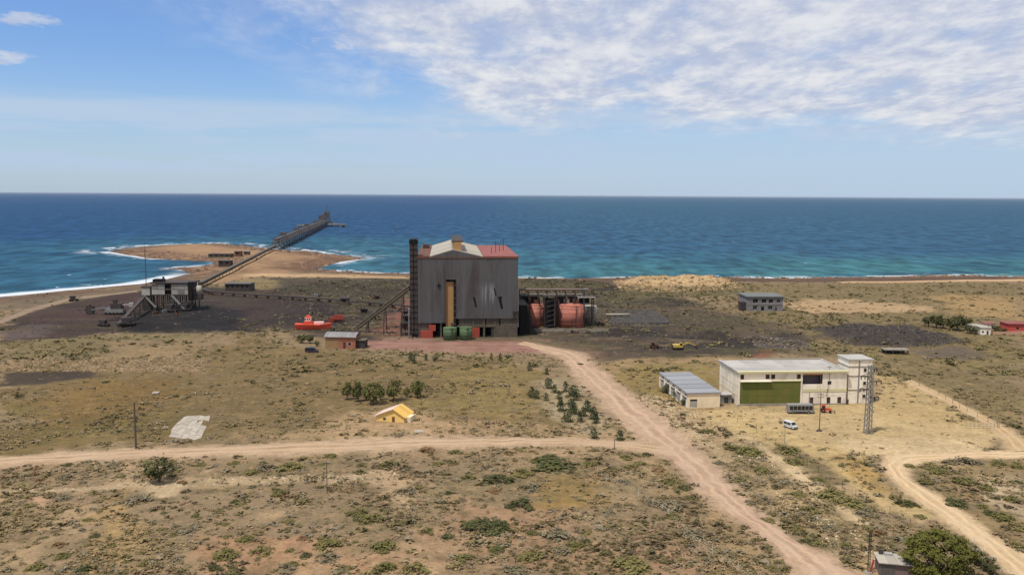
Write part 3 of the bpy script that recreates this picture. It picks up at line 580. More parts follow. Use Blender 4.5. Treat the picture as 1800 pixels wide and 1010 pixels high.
m_whroof = mat('chalky_roof', (156, 149, 136), .75, .12, .15, stain=(150, 136, 116), stain_amt=.4)
m_tan = mat('tan_sheet', (158, 122, 78), .8, .12, .3, stain=(138, 104, 68), stain_amt=.5, stretch=(1, 1, .3))
m_tankred = mat('salmon_tank_paint', (170, 106, 90), .8, .18, .15, stain=(112, 80, 68), stain_amt=.75, stretch=(1, 1, .4))
m_tankgrn = mat('green_tank_paint', (74, 98, 66), .6, .16, .3, stain=(110, 100, 80), stain_amt=.4)
m_red = mat('red_box_paint', (150, 66, 52), .6, .15, .4, stain=(120, 56, 42), stain_amt=.5)
m_boat = mat('bright_red_paint', (222, 88, 64), .6, .12, .4, stain=(176, 76, 60), stain_amt=.4)
m_boatw = mat('pinkish_white_paint', (240, 190, 178), .5, .08, .6)
m_glass = mat('dark_glass', (24, 28, 32), .15, .1, 1, spec=.5)
def windowp(parent, x0, x1, y, z0, z1, fr=None, gl=None, t=.12, name='window', bars=0):
    """window facing -y: frame ring with a pane behind"""
    f = MB(); e = min(.14, (x1 - x0) * .1)
    f.bx(x0, x1, y, y + t, z0, z0 + e); f.bx(x0, x1, y, y + t, z1 - e, z1); f.bx(x0, x0 + e, y, y + t, z0 + e, z1 - e); f.bx(x1 - e, x1, y, y + t, z0 + e, z1 - e)
    for i in range(bars):
        c = x0 + (x1 - x0) * (i + 1) / (bars + 1); f.bx(c - e / 3, c + e / 3, y + .01, y + t - .01, z0 + e, z1 - e)
    o = f.build(name, fr or m_lgrey, parent); BX('pane', gl or m_glass, o, x0 + e, x1 - e, y + t * .4, y + t * .7, z0 + e, z1 - e); return o
pl = P(735, 593); plr = G(910, 594)
pz = pl.z
plant = thing('processing_plant', 'huge windowless grey metal plant with white gabled roof and red flat roof', 'plant', (pl.x, pl.y, pz), R(4.5))
PW, PH, PD = (plr - pl).length, 39.6, 92.0
# cladding panels, front
Z0l, Z0r = 7.2, 9.3
slotx = (13.6, 18.7); slotz = 28.6
np_ = 12; xs = [0, 3.6, 7.2, 10.6, 13.6, 18.7, 22.6, 26.6, 30.6, 34.6, 38.6, 42.6, 46, PW]
for i in range(len(xs) - 1):
    a, b_ = xs[i], xs[i + 1]; zb = Z0l if a < 18 else Z0r
    if a == 13.6: zs_ = [(slotz, PH)]
    else: zs_ = [(zb, 18.5), (18.51, 29), (29.01, PH)]
    for (z0, z1) in zs_:
        pr = random.uniform(0, .02)
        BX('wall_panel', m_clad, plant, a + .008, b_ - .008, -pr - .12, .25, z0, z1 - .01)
BX('tan_bay', m_tan, plant, slotx[0] + .02, slotx[1] - 1.3, .9, 1.3, 1.0, slotz - 1.2, label='tan sheeted tall narrow bay in the plant front')
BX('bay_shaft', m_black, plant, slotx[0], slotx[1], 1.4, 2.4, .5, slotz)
lad = MB(); lx = slotx[1] - .7
for s in (-.4, .4): lad.bx(lx + s - .07, lx + s + .07, .2, .4, 1, slotz)
for k in range(24): lad.bx(lx - .34, lx + .34, .22, .38, 1.5 + k * 1.1, 1.7 + k * 1.1)
for k in range(8): lad.bx(lx - .5, lx + .55, -.3, .5, 3 + k * 3.2, 3.5 + k * 3.2)
lad.build('ladder', m_dark, plant)
# other sides
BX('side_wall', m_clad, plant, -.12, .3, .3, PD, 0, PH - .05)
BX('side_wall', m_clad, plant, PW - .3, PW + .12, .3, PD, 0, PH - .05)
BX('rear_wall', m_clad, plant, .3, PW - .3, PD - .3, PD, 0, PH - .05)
# dark void behind the open base, concrete base frame
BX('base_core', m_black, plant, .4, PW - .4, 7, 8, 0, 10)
bf = MB()
for i in range(10):
    c = .6 + i * (PW - 1.2) / 9; MB().bx(c - .45, c + .45, .4, 1.4, -.5, 9.3 if c > 18 else 7.2).build('base_column', m_concd, plant)
BX('base_beam', m_concd, plant, 19, PW - .2, .25, 1.6, 5.0, 5.7); BX('base_wall', m_concd, plant, PW - 11, PW - .1, .05, .38, -.5, 4.98)
for (a, b_, z0, z1) in ((20, 26.5, 5.72, 9.2), (27.2, 33, 5.72, 9.2), (33.6, 40, 5.72, 9.2), (40.6, PW - .4, 5.72, 9.2)):
    BX('base_panel', m_concd, plant, a, b_, .5 + random.random() * .3, 1.0, z0, z1)
BX('base_panel', m_concd, plant, 0.2, 5.2, .6, 1.0, 0, 7.0); BX('base_panel', m_dark, plant, 36, 38, .6, 1.0, 0, 4.5)
BX('red_door', m_red, plant, 26.4, 30.2, -.1, .3, 0, 4.8, label='small red door box at the plant base')
BX('red_door', m_red, plant, 1.2, 7.2, -1.3, .2, 0, 3.4)
BX('red_door', m_red, plant, 5.2, 8.6, -1.0, .2, 3.42, 6.2)
# torn openings and lamp brackets in the cladding
for pts in ([(27, 20.5), (28, 19.6), (28.9, 14.8), (28.0, 15.2), (27.2, 18.5)], [(37, 24.5), (37.6, 24.3), (38.6, 20.8), (38.0, 20.6)], [(39.2, 20.0), (41.2, 20.4), (41.0, 18.4), (41.8, 14.2), (40.8, 14.0), (39.8, 17.6)]):
    MB().prism(pts, -.26, -.2).build('torn_opening', m_black, plant)
MB().bx(9.4, 11.2, -.6, -.2, 25.4, 25.9).bx(10, 10.5, -.7, -.2, 24.6, 27).build('lamp_bracket', m_black, plant)
MB().bx(PW - 2.4, PW + .6, -1.0, .1, 12.2, 13.2).bx(PW - 1.2, PW + .2, -.8, .0, 9.5, 12.2).build('hopper_spout', m_dark, plant)
MB().bx(PW + .14, PW + .5, -.1, .5, 5, 25).build('downpipe', m_grey, plant)
# roofs: gabled nave, flat red wings
g0, gm, g1, gh = 6.2, 17.2, 31.5, 3.4
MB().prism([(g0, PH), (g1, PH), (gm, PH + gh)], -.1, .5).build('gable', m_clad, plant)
for (a, az, b_, bz, nm) in ((g0 - .5, PH - .1, gm, PH + gh, 'roof_slope'), (gm, PH + gh, g1 + .5, PH - .1, 'roof_slope')):
    for k in range(6):
        y0 = .52 + k * (PD - .6) / 6; y1 = y0 + (PD - .6) / 6 - .05
        MB().prism([(a, az + .06), (b_, bz + .06), (b_, bz + .4), (a, az + .4)], y0, y1).build('roof_sheet', m_whroof, plant)
for k in range(5):
    y0 = -.3 + k * (PD + .3) / 5; y1 = y0 + (PD + .3) / 5 - .04
    BX('flat_roof', m_redroof, plant, g1 + .6, PW + .4, y0, y1, PH + .02, PH + .5, label='faded red flat roof section')
BX('flat_roof', m_rust, plant, -.3, g0 - .6, -.3, PD, PH + .02, PH + .5)
MB().bx(g0 - .5, g1 + .5, -.35, -.12, PH - .5, PH - .02).bx(-.3, g0 - .55, -.35, -.14, PH - .6, PH).bx(g1 + .55, PW + .4, -.35, -.14, PH - .6, PH).build('eave_trim', m_rust, plant)
mon = MB().bx(gm + .2, gm + 4.2, 3, 62, PH + gh - .8, PH + gh + 3.6).build('ridge_monitor', m_tan, plant)
MB().prism([(gm - .6, PH + gh + 3.62), (gm + 5.2, PH + gh + 3.62), (gm + 5.2, PH + gh + 4.3), (gm - .6, PH + gh + 4.3)], 4.5, 63).build('monitor_roof', m_dark, mon)
MB().bx(gm - .5, gm + .1, 3, 62, PH + gh - .3, PH + gh + 2.5).build('monitor_flashing', m_whroof, mon)
for k in range(4): MB().cyl(37 + k * 2.6, 18 + k * 9, PH + .4, PH + 4 + (k % 2) * 2.5, .14).build('vent_pipe', m_dark, plant)
MB().bx(1, 4.5, 60, 68, PH + .52, PH + 2.6).build('roof_house', m_dark, plant)
# tower on the left
tw = MB().bx(-3.9, -.13, .02, 9, 2, 46.2).build('elevator_tower', m_dark, plant, label='tall dark elevator tower on the plant side')
MB().prism([(-4.1, 46.22), (.1, 46.22), (.1, 47.4), (-.8, 48.3), (-4.1, 48.0)], -.3, 9.3).build('tower_cap', m_black, tw)
t2 = MB()
for k in range(15): t2.bx(-4.0, -.05, -.14, -.01, 4 + k * 2.8, 4.25 + k * 2.8)
t2.bx(-2.2, -1.9, -.2, -.15, 2, 46); t2.build('tower_girt', m_black, tw)
MB().tube([(-4.4, -.4, 0), (-4.4, -.4, 14), (-4.4, .4, 14.5)], .35).build('tower_pipe', m_grey, tw)
# things in front of the plant
def tank(name, label, px, py, r, h, m, cat='tank', group=None, roofm=None, bands=4):
    g = P(px, py); t = thing(name, label, cat, (g.x, g.y, g.z - .2), 0, group)
    MB().cyl(0, 0, 0, h, r, n=40).build('shell', m, t, True)
    b = MB()
    for k in range(bands): b.cyl(0, 0, h * (k + 1) / (bands + .6) - .1, h * (k + 1) / (bands + .6) + .1, r + .06, n=40, cap=False)
    b.build('band', m, t)
    MB().cyl(0, 0, h + .01, h + r * .12, r + .12, r * .2, 40).build('roof', roofm or m, t)
    l = MB(); a = R(-70)
    for s in (-.25, .25): l.bx(math.cos(a) * (r + .3) + s - .04, math.cos(a) * (r + .3) + s + .04, math.sin(a) * (r + .3), math.sin(a) * (r + .3) + .1, 0, h + .8)
    for k in range(int(h / .6)): l.bx(math.cos(a) * (r + .3) - .2, math.cos(a) * (r + .3) + .2, math.sin(a) * (r + .3), math.sin(a) * (r + .3) + .08, .4 + k * .6, .46 + k * .6)
    l.build('ladder', m_dark, t)
    return t
tank('green_tank', 'squat green round tank before the plant, nearer the tan bay', 791, 596, 3.3, 6.0, m_tankgrn, group='green tanks at the plant base')
tank('green_tank', 'squat green round tank before the plant, nearer the small red door', 819, 596, 3.1, 6.2, m_tankgrn, group='green tanks at the plant base')
tank('storage_tank', 'salmon red round tank close to the plant wall', 941, 572, 6.2, 12, m_tankred, group='salmon storage tanks')
tank('storage_tank', 'wider salmon red round tank beside the grey concrete silo', 1002, 573, 7.6, 12, m_tankred, group='salmon storage tanks')
tank('concrete_silo', 'stained grey concrete silo beside the wider salmon tank', 1036, 568, 3.9, 10, m_conc, bands=2)
g = P(966, 577); t = thing('stair_tower', 'dark steel stair tower between the two salmon tanks', 'tower', g, R(3))
MB().bx(-2.6, 2.4, 0, 5, 0, 15.5).build('core', m_black, t)
f = MB()
for x in (-2.9, 2.7):
    for y in (-.3, 5.3): f.bx(x - .2, x + .2, y - .2, y + .2, 0, 17)
for k in range(6): f.bx(-3, 2.9, -.35, -.05, 2.6 * k + 1.5, 2.6 * k + 1.8); f.beam((-2.8, -.5, 2.6 * k + .2), (2.6, -.5, 2.6 * k + 2.6), .25)
f.build('frame', m_dark, t)
BX('roof', m_dark, t, -3.6, 3.4, -.9, 5.8, 17.02, 17.4)
# pipe gantry over the tanks
a = P(914, 578); b2 = G(1046, 578); LN = (b2 - a).length
t = thing('pipe_gantry', 'rusty pipe gantry on legs running over the salmon tanks', 'gantry', (a.x, a.y + 1, a.z), math.atan2(b2.y - a.y, b2.x - a.x))
for k in range(9):
    x = LN * k / 8; l = MB().bx(x - .25, x + .25, 6.0, 6.5, 0, 19.5).bx(x - .25, x + .25, 11.5, 12, 0, 19.5).bx(x - .2, x + .2, 6.0, 12, 14.6, 15); l.build('leg', m_dark, t)
for (z, w_, mm) in ((19.6, .5, m_rust), (16.2, .4, m_dark)):
    MB().bx(-.5, LN + (2 if z < 18 else -8), 5.9, 6.4, z, z + w_).bx(-.5, LN, 11.6, 12, z, z + w_).build('girder', mm, t)
d = MB()
for k in range(16): d.beam((LN * k / 16, 6.1, 16.4), (LN * (k + .5) / 16, 6.1, 19.6), .22).beam((LN * (k + .5) / 16, 6.1, 19.6), (LN * (k + 1) / 16, 6.1, 16.4), .22)
d.build('lacing', m_dark, t)
for k, (y, z, r) in enumerate(((7, 16.9, .45), (8.4, 16.9, .35), (9.8, 17, .5), (8, 19.9, .4), (10, 20, .3))):
    MB().tube([(-1, y, z), (LN * (.7 + .08 * (k % 4)), y, z)], r, 8).build('pipe', (m_grey, m_rust, m_conc)[k % 3], t)
for k in range(7):
    x = LN * (.14 + .12 * k); MB().tube([(x, 5.2, 16), (x + random.uniform(-1.5, 1.5), 4.6, 9), (x + random.uniform(-2, 2), 4.4, 0)], random.choice((.2, .3, .4)), 6).build('drop_pipe', random.choice((m_dark, m_rust, m_black)), t)
for z in (5.5, 10.5): MB().bx(LN * .1, LN * .98, 4.2, 4.6, z, z + .3).build('walkway', m_dark, t)
MB().bx(LN * .78, LN + 1, 5, 12.5, 15.6, 16.1).build('canopy', m_lgrey, t)
for x0 in (.02, .12, .5, .66, .82): BX('pipe_house', m_black, t, LN * x0, LN * x0 + 5, 7, 11, 12.6, 16.0)
for x0 in (.06, .2, .33, .47, .6, .72):
    s = random.uniform(1.5, 3); MB().bx(LN * x0, LN * x0 + s, 6.4, 9, 12.2, 12.2 + s).build('valve_box', random.choice((m_rust, m_dark, m_conc)), t)
MB().tube([(LN * .52, 5.4, 15), (LN * .55, 5, 9.5), (LN * .62, 4.8, 8.2), (LN * .72, 4.8, 8.0), (LN * .78, 5, 4), (LN * .8, 5, 0)], .45, 8).build('hanging_pipe', m_dark, t)
def boxwall(name, label, cat, pa, pb, h, th, m):
    a = P(*pa); b_ = P(*pb); t = thing(name, label, cat, a, math.atan2(b_.y - a.y, b_.x - a.x)); L_ = (b_ - a).length
    n = max(2, int(L_ / 5))
    for k in range(n): BX('wall_section', m, t, L_ * k / n + .02, L_ * (k + 1) / n - .02, 0, th, -.6, h * random.uniform(.92, 1.05))
    MB().bx(-.05, L_ + .05, -.06, th + .06, h * 1.06, h * 1.06 + .15).build('coping', m, t)
    return t
boxwall('retaining_wall', 'long low grey concrete wall before the salmon tanks', 'wall', (926, 582), (1070, 581), 1.3, .5, m_conc)
# annex with the plant's shadow put into its black colour and wedge shape
g = P(914, 590); t = thing('annex', 'low annex against the plant side, blackened as its shadow', 'annex', g, R(4.5))
BX('body', m_black, t, 0, 3.6, 2, 26, -.3, 15); BX('roof', m_dark, t, -.2, 4.0, 1.6, 26.4, 15.02, 15.4)
MB().prism([(3.62, -.3), (9.8, -.3), (7.0, 3.4), (3.62, 14.4)], 2.5, 16).build('shadow_wedge', m_black, t)
# settling basin
c4 = [P(1072, 569), P(1178, 569), P(1150, 546), P(1085, 546)]
t = thing('settling_basin', 'dark rectangular slurry basin with low rim beyond the silo', 'basin', c4[0])
MB_ = MB(); loc = [p - c4[0] for p in c4]
b0 = MB(); b0.v = [(p.x, p.y, .45) for p in loc]; b0.f = [(0, 1, 2, 3)]; b0.build('slurry', mat('wet_slurry', (54, 51, 49), .85, .4, .1, stain=(82, 74, 62), stain_amt=.8), t)
for i in range(4): MB().beam((loc[i].x, loc[i].y, .2), (loc[(i + 1) % 4].x, loc[(i + 1) % 4].y, .2), 1.2, .8).build('rim', m_dark, t)
a = P(1065, 557); t = thing('white_pipe', 'short fat white pipe lying on stands beside the slurry basin', 'pipe', a)
MB().tube([(0, 0, 1.5), (14, .6, 1.5)], .6, 10).build('pipe', m_whroof, t, True)
for k in range(4): BX('stand', m_concd, t, 1 + k * 4, 1.5 + k * 4, -.6, 1.2, -.5, .95)
# inclined conveyor to the plant
def gallery(name, label, p0, z0, p1, z1, w_, h_, m, nleg, cat='conveyor', roofm=None, legm=None, seg=None, group=None):
    """enclosed conveyor gallery between two ground points at given heights"""
    p0 = Vector((p0.x, p0.y, 0)); p1 = Vector((p1.x, p1.y, 0)); L_ = (p1 - p0).length
    t = thing(name, label, cat, (p0.x, p0.y, Hs(p0.x, p0.y)), math.atan2(p1.y - p0.y, p1.x - p0.x), group)
    bz = t.location.z; n = seg or max(2, int(L_ / 9)); zf = lambda s: z0 + (z1 - z0) * s
    for k in range(n):
        s0, s1 = k / n, (k + 1) / n - .002
        o = MB(); b_ = len(o.v)
        for s in (s0, s1): o.v += [(L_ * s, -w_ / 2, zf(s)), (L_ * s, w_ / 2, zf(s)), (L_ * s, w_ / 2, zf(s) + h_), (L_ * s, -w_ / 2, zf(s) + h_)]
        o.f = [(0, 3, 2, 1), (4, 5, 6, 7), (0, 1, 5, 4), (1, 2, 6, 5), (2, 3, 7, 6), (3, 0, 4, 7)]; o.build('gallery_section', m, t)
    if roofm: MB().beam((0, 0, z0 + h_ + .15), (L_, 0, z1 + h_ + .15), w_ + .5, .2).build('gallery_roof', roofm, t)
    for k in range(nleg):
        s = (k + .6) / nleg; x = L_ * s; top = zf(s) - .02
        q = p0.lerp(p1, s); gz = Hs(q.x, q.y) - bz - .3
        l = MB(); sp = w_ * .35 + top * .06
        l.beam((x, -sp - .3, gz), (x, -w_ * .35, top), .35).beam((x, sp + .3, gz), (x, w_ * .35, top), .35)
        if top > 4:
            for j in range(int(top / 5)): l.beam((x, -sp, gz + 1 + j * 4.5), (x, sp * .9, gz + 4.5 + j * 4.5), .2)
        l.build('trestle', legm or m_dark, t)
    return t
e = plant.matrix_basis @ Vector((-1.5, 4, 0))
gallery('inclined_conveyor', 'grey inclined conveyor gallery climbing from the ground to the plant tower', P(628, 583), 1.0, Vector((e.x - 2.5, e.y, 0)), 23, 2.2, 1.9, m_concd, 3, roofm=m_conc)
# rusty frames and hoppers left of the plant
def hopper(px, py, s, label, m=None, rz=0):
    g = P(px, py); t = thing('ore_hopper', label, 'hopper', g, R(rz)); m = m or m_rust
    f = MB()
    for x in (-s, s):
        for y in (-s, s): f.bx(x - .2, x + .2, y - .2, y + .2, -.3, 3.2 * s)
    f.bx(-s, s, -s - .1, -s + .1, 1.6 * s, 1.7 * s).bx(-s, s, s - .1, s + .1, 1.6 * s, 1.7 * s).bx(-s - .1, -s + .1, -s, s, 1.61 * s, 1.71 * s).bx(s - .1, s + .1, -s, s, 1.61 * s, 1.71 * s).build('frame', m_dark, t)
    b_ = MB(); n0 = len(b_.v)
    b_.v += [(-.4, -.4, 1.4 * s), (.4, -.4, 1.4 * s), (.4, .4, 1.4 * s), (-.4, .4, 1.4 * s), (-1.1 * s, -1.1 * s, 3 * s), (1.1 * s, -1.1 * s, 3 * s), (1.1 * s, 1.1 * s, 3 * s), (-1.1 * s, 1.1 * s, 3 * s)]
    b_.f += [(3, 2, 1, 0), (4, 5, 6, 7), (0, 1, 5, 4), (1, 2, 6, 5), (2, 3, 7, 6), (3, 0, 4, 7)]
    b_.build('bin', m, t); BX('rim', m_dark, t, -1.2 * s, 1.2 * s, -1.2 * s, 1.2 * s, 3.01 * s, 3.3 * s)
    return t
hopper(712, 588, 1.9, 'rusty brown ore hopper at the foot of the elevator tower'); hopper(716, 577, 2.2, 'larger rusty ore hopper behind another hopper by the elevator tower', m_dark, 12)
hopper(712, 562, 1.6, 'small rusty hopper beneath the upper end of the inclined conveyor', None, 20)
# ================================================================== brick shed
g = P(572, 612); t = thing('brick_shed', 'brick shed with grey ribbed roof at the inclined conveyor foot', 'shed', g, R(-4))
m_brick = mat('worn_brick', (150, 92, 70), .9, .25, .8, stain=(176, 140, 116), stain_amt=.6)
wl, wd, wh = 13.8, 9, 5.2
MB().wall((0, 0, -.3), (1, 0, 0), (0, -1, 0), wl, wh + .3, .3, [(8.2, 9.4, .3, 3.4), (10.6, 11.9, 1.6, 3.2)]).build('front_wall', m_brick, t)
MB().bx(0, .3, .3, wd, -.3, wh).bx(wl - .3, wl, .3, wd, -.3, wh).bx(.3, wl - .3, wd - .3, wd, -.3, wh).build('rear_walls', m_brick, t)
BX('plaster_panel', mat('tan_plaster', (150, 122, 84), .9, .2, .5), t, .1, 6, -.06, -.005, -.3, wh - .4); BX('door', m_dark, t, 8.25, 9.35, .12, .2, 0, 3.05); windowp(t, 10.62, 11.88, .1, 1.32, 2.88)
ns = 9
for k in range(ns):
    x0 = -.5 + k * (wl + 1) / ns
    MB().prism([(x0, 0), (x0 + (wl + 1) / ns - .08, 0), (x0 + (wl + 1) / ns - .08, .18), (x0 + .03, .18)], 0, .01)
    r_ = MB(); N = 5; b_ = 0
    for j in range(N + 1):
        y = -.6 + (wd + 1.2) * j / N; z = wh + .05 + 1.5 * math.sin(math.pi * j / N)
        for zz in (0, .14): r_.v += [(x0, y, z + zz), (x0 + (wl + 1) / ns - .07, y, z + zz)]
    for j in range(N):
        a0 = j * 4; b1 = a0 + 4
        r_.f += [(a0 + 2, a0 + 3, b1 + 3, b1 + 2), (a0, b1, b1 + 1, a0 + 1), (a0, a0 + 2, b1 + 2, b1), (a0 + 1, b1 + 1, b1 + 3, a0 + 3)]
    r_.f += [(0, 1, 3, 2), (N * 4, N * 4 + 2, N * 4 + 3, N * 4 + 1)]
    r_.build('roof_sheet', mat('grey_roof_sheet', (128, 126, 126), .6, .2, .4, stain=(100, 84, 76), stain_amt=.4), t)
BX('side_shed', m_dark, t, wl + .2, wl + 4, 1.5, 7, -.3, 3.6); BX('side_shed_roof', m_concd, t, wl + .02, wl + 4.3, 1.1, 7.4, 3.62, 3.8)
# ================================================================== red work boat on land
g = P(519, 579); t = thing('work_boat', 'bright red boat hull with small raised cabin standing on land', 'boat', g, R(6))
bo = MB(); N = 12; Lb = 17.5
for i in range(N + 1):
    s = i / N; x = Lb * s; wv = 2.4 * math.sin(math.pi * min(1, .25 + s * .62)) ** .6 * (1 - .75 * s ** 4)
    top = 2.5 + .7 * (1 - s) ** 3 + .9 * s ** 3
    bo.v += [(x + .3 * s, -wv * .55, .25), (x + 1.2 * s, -wv, top), (x + 1.2 * s, wv, top), (x + .3 * s, wv * .55, .25)]
for i in range(N):
    a0 = 4 * i; b1 = a0 + 4; bo.f += [(a0, b1, b1 + 1, a0 + 1), (a0 + 1, b1 + 1, b1 + 2, a0 + 2), (a0 + 2, b1 + 2, b1 + 3, a0 + 3), (a0 + 3, b1 + 3, b1, a0)]
bo.f += [(0, 1, 2, 3), (4 * N + 3, 4 * N + 2, 4 * N + 1, 4 * N)]
bo.build('hull', m_boat, t)
MB().beam((0.2, -2.0, 3.0), (13, -2.6, 2.65), .12, .5).build('gunwale', m_boat, t)
cb = MB().prism([(3.8, 2.5), (9.2, 2.5), (8.8, 4.3), (4.8, 4.5)], -1.5, 1.5).build('cabin', m_boat, t)
MB().bx(5.0, 8.2, -1.3, 1.3, 4.52, 6.3).build('wheelhouse', m_boatw, cb); MB().prism([(4.8, 6.32), (8.4, 6.32), (6.9, 7.4), (6.1, 7.4)], -1.2, 1.2).build('wheelhouse_roof', m_boat, cb)
for x in (5.3, 6.4, 7.5): BX('pane', m_glass, cb, x - .25, x + .35, -1.36, -1.31, 5.2, 6.0)
MB().bx(9.6, 14.6, -1.4, 1.4, 2.6, 4.0).build('deck_house', m_boatw, t); MB().tube([(6.5, 0, 7.4), (6.5, 0, 9.4)], .1).beam((5.8, 0, 8.6), (7.2, 0, 8.6), .1).build('mast', m_dark, t)
for x in (2, 7, 12, 16): BX('cradle', m_dark, t, x, x + .5, -1.6, 1.6, -.4, .4)
g = P(576, 566); t = thing('steel_frame', 'red and black scrap steel frame behind the red boat hull', 'scrap', g, R(8))
MB().prism([(0, 0), (8, 1.0), (8.5, 2.6), (5, 2.0), (1, 3.0)], -.8, .8).build('beam', m_red, t); f = MB()
for k in range(5): f.beam((k * 1.8, 1, .2), (k * 1.8 + 1.0, 1, 4 + (k % 2)), .35)
f.beam((-1, 1.2, 3.6), (9, 1.2, 5), .5).build('truss', m_dark, t); MB().bx(3, 8.5, -1.6, -.9, 1.6, 4.2).build('plate', m_red, t)
# ================================================================== ore yard, conveyors at left
g = P(268, 545); t = thing('transfer_station', 'grey derelict ore transfer station with pale upper panels and dark open base', 'station', g, R(2))
SW = 23.5
f = MB()
for i in range(7):
    for y in (0, 7, 14): x = .4 + i * (SW - .8) / 6; f.bx(x - .3, x + .3, y - .3, y + .3, -.5, 9.5)
f.bx(-.2, SW + .2, -.4, 14.4, 8.9, 9.5); f.bx(-.2, SW, -.35, .2, 4.4, 4.9)
for i in range(6): f.beam((.4 + i * 3.8, -.1, 0), (.4 + (i + 1) * 3.8, -.1, 8.9), .3)
f.build('frame', m_dark, t)
for i in range(6):
    if i in (2,): continue
    BX('wall_panel', m_lgrey if i != 4 else m_grey, t, i * 3.85 + .1, (i + 1) * 3.85, -.2, .1, 9.55, 12.3); BX('wall_panel', m_lgrey if i % 3 else m_conc, t, i * 3.85 + .1, (i + 1) * 3.85, -.2, .1, 12.7, 15.6)
BX('floor', m_conc, t, 0, SW, .2, 14, 12.35, 12.6); BX('inner_core', m_dark, t, 1, SW - 1, 4, 13, 9.55, 15.5)
BX('roof', m_dark, t, -.6, SW + .4, -.8, 14.8, 16.0, 16.7); BX('roof_box', m_black, t, .3, 6.2, 1, 6, 16.72, 18.4)
MB().cyl(6.4, 2, 16.7, 20, .6).build('flue', m_dark, t)
BX('end_column', m_black, t, SW - 1.8, SW + .6, -1.2, 2, 6, 17); MB().cyl(SW + 3.4, 3, 9.5, 14.5, 2.0, 1.3, 20).build('surge_bin', m_whroof, t, True)
MB().bx(SW + .5, SW + 5, 1, 6, 6, 9.4).build('bin_base', m_dark, t)
for k in range(9):
    x = random.uniform(0, SW - 3); s = random.uniform(1.2, 3); BX('machine', random.choice((m_black, m_dark, m_rust, m_grey)), t, x, x + s, -1 + random.uniform(-1.5, 1), .5 + s, -.4, s * 1.3)
MB().bx(-6.2, -.6, 0, 6, -.4, 9).build('stair_block', m_dark, t); MB().bx(-5.8, -1, -.3, 5, 9.02, 13.6).build('head_house', m_lgrey, t); MB().bx(-6.2, -.5, -.6, 5.4, 13.62, 14.2).build('head_roof', m_dark, t)
MB().beam((-4, -1, 8.8), (3, -2.5, 2), .9, .7).beam((12, -.8, 9), (20, -3.0, 1), .9, .7).build('chute', m_grey, t)
g = P(258, 520); t = thing('lattice_mast', 'tall thin dark mast rising above the transfer station', 'mast', g)
f = MB()
for (x, y) in ((-.35, -.3), (.35, -.3), (0, .4)): f.beam((x, y, 0), (x * .5, y * .5, 32), .14)
for k in range(22): f.beam((-.35, -.3, k * 1.4), (.35, -.3, k * 1.4 + 1.4), .07)
f.build('lattice', m_dark, t); MB().tube([(0, 0, 31.5), (0, 0, 36)], .1).build('antenna', m_dark, t); BX('footing', m_conc, t, -.8, .8, -.8, .8, -.4, .3)
# stacker with boom and bucket wheel
g = P(200, 552); t = thing('stacker', 'dark ore stacker with long boom and bucket wheel on the ore yard', 'stacker', g, R(4))
MB().bx(-4, 6, -2.4, 2.4, 1.2, 3.2).build('chassis', m_grey, t)
for x in (-3.4, -1, 3, 5.4):
    for y in (-2.6, 2.6): MB().wheel(x, y, .7, .7, .6).build('wheel', m_black, t)
MB().bx(-1, 5, -2, 2, 3.22, 6.4).build('house', m_dark, t); MB().bx(0, 2, -1, 1, 6.42, 8.5).build('cab', m_dark, t)
b_ = MB().beam((2, -.6, 5), (-12, -.6, 2.6), .3, .8).beam((2, .6, 5), (-12, .6, 2.6), .3, .8)
for k in range(10): b_.beam((2 - 1.4 * k, -.6, 5 - .24 * k), (.6 - 1.4 * k, .6, 4.76 - .24 * k), .15)
b_.beam((1, 0, 8.4), (-9, 0, 3.4), .15).build('boom', m_grey, t)
wl_ = MB().wheel(-13, 0, 2.4, 2.4, .8, 18).build('bucket_wheel', m_dark, t)
for k in range(8): a = k * math.pi / 4; BX('bucket', m_black, wl_, -13 + 2.5 * math.cos(a) - .35, -13 + 2.5 * math.cos(a) + .35, -.5, .5, 2.6 + 2.5 * math.sin(a) - .35, 2.6 + 2.5 * math.sin(a) + .35)
MB().beam((4, 0, 5.4), (11, 0, 5.6), 1.2, .6).bx(9, 11.5, -1.2, 1.2, 4.4, 6.6).build('counterweight', m_lgrey, t)
gallery('yard_conveyor', 'dark conveyor sloping from the ore yard up to the transfer station', P(208, 577), .8, P(254, 547), 7, 2.0, 1.2, m_dark, 5)
def rig(px, py, s, label, rz=0):
    g = P(px, py); t = thing('crusher', label, 'crusher', g, R(rz))
    BX('base', m_dark, t, -2.4 * s, 2.4 * s, -1.2 * s, 1.2 * s, .5 * s, 1.1 * s)
    for x in (-1.8, -.6, 1.5):
        for y in (-1.25, 1.25): MB().wheel(x * s, y * s, .5 * s, .5 * s, .3 * s).build('wheel', m_black, t)
    MB().prism([(-1.6 * s, 1.12 * s), (.6 * s, 1.12 * s), (1.2 * s, 2.8 * s), (-2.2 * s, 2.8 * s)], -.9 * s, .9 * s).build('hopper', m_dark, t)
    MB().beam((1 * s, 0, 1.2 * s), (4 * s, 0, 2.9 * s), .7 * s, .25 * s).build('belt', m_dark, t)
    return t
rig(225, 577, 1.5, 'dark mobile crusher at the lower end of the yard conveyor', 12); rig(300, 548, 1.6, 'dark crusher parked under the transfer station', -8); rig(325, 546, 1.4, 'black crusher beside the end column of the transfer station', 5)
rig(130, 529, 1.2, 'small dark crusher beside the grey footpath', 20); rig(183, 573, 1.2, 'dark crusher lying low west of the yard conveyor', -10)
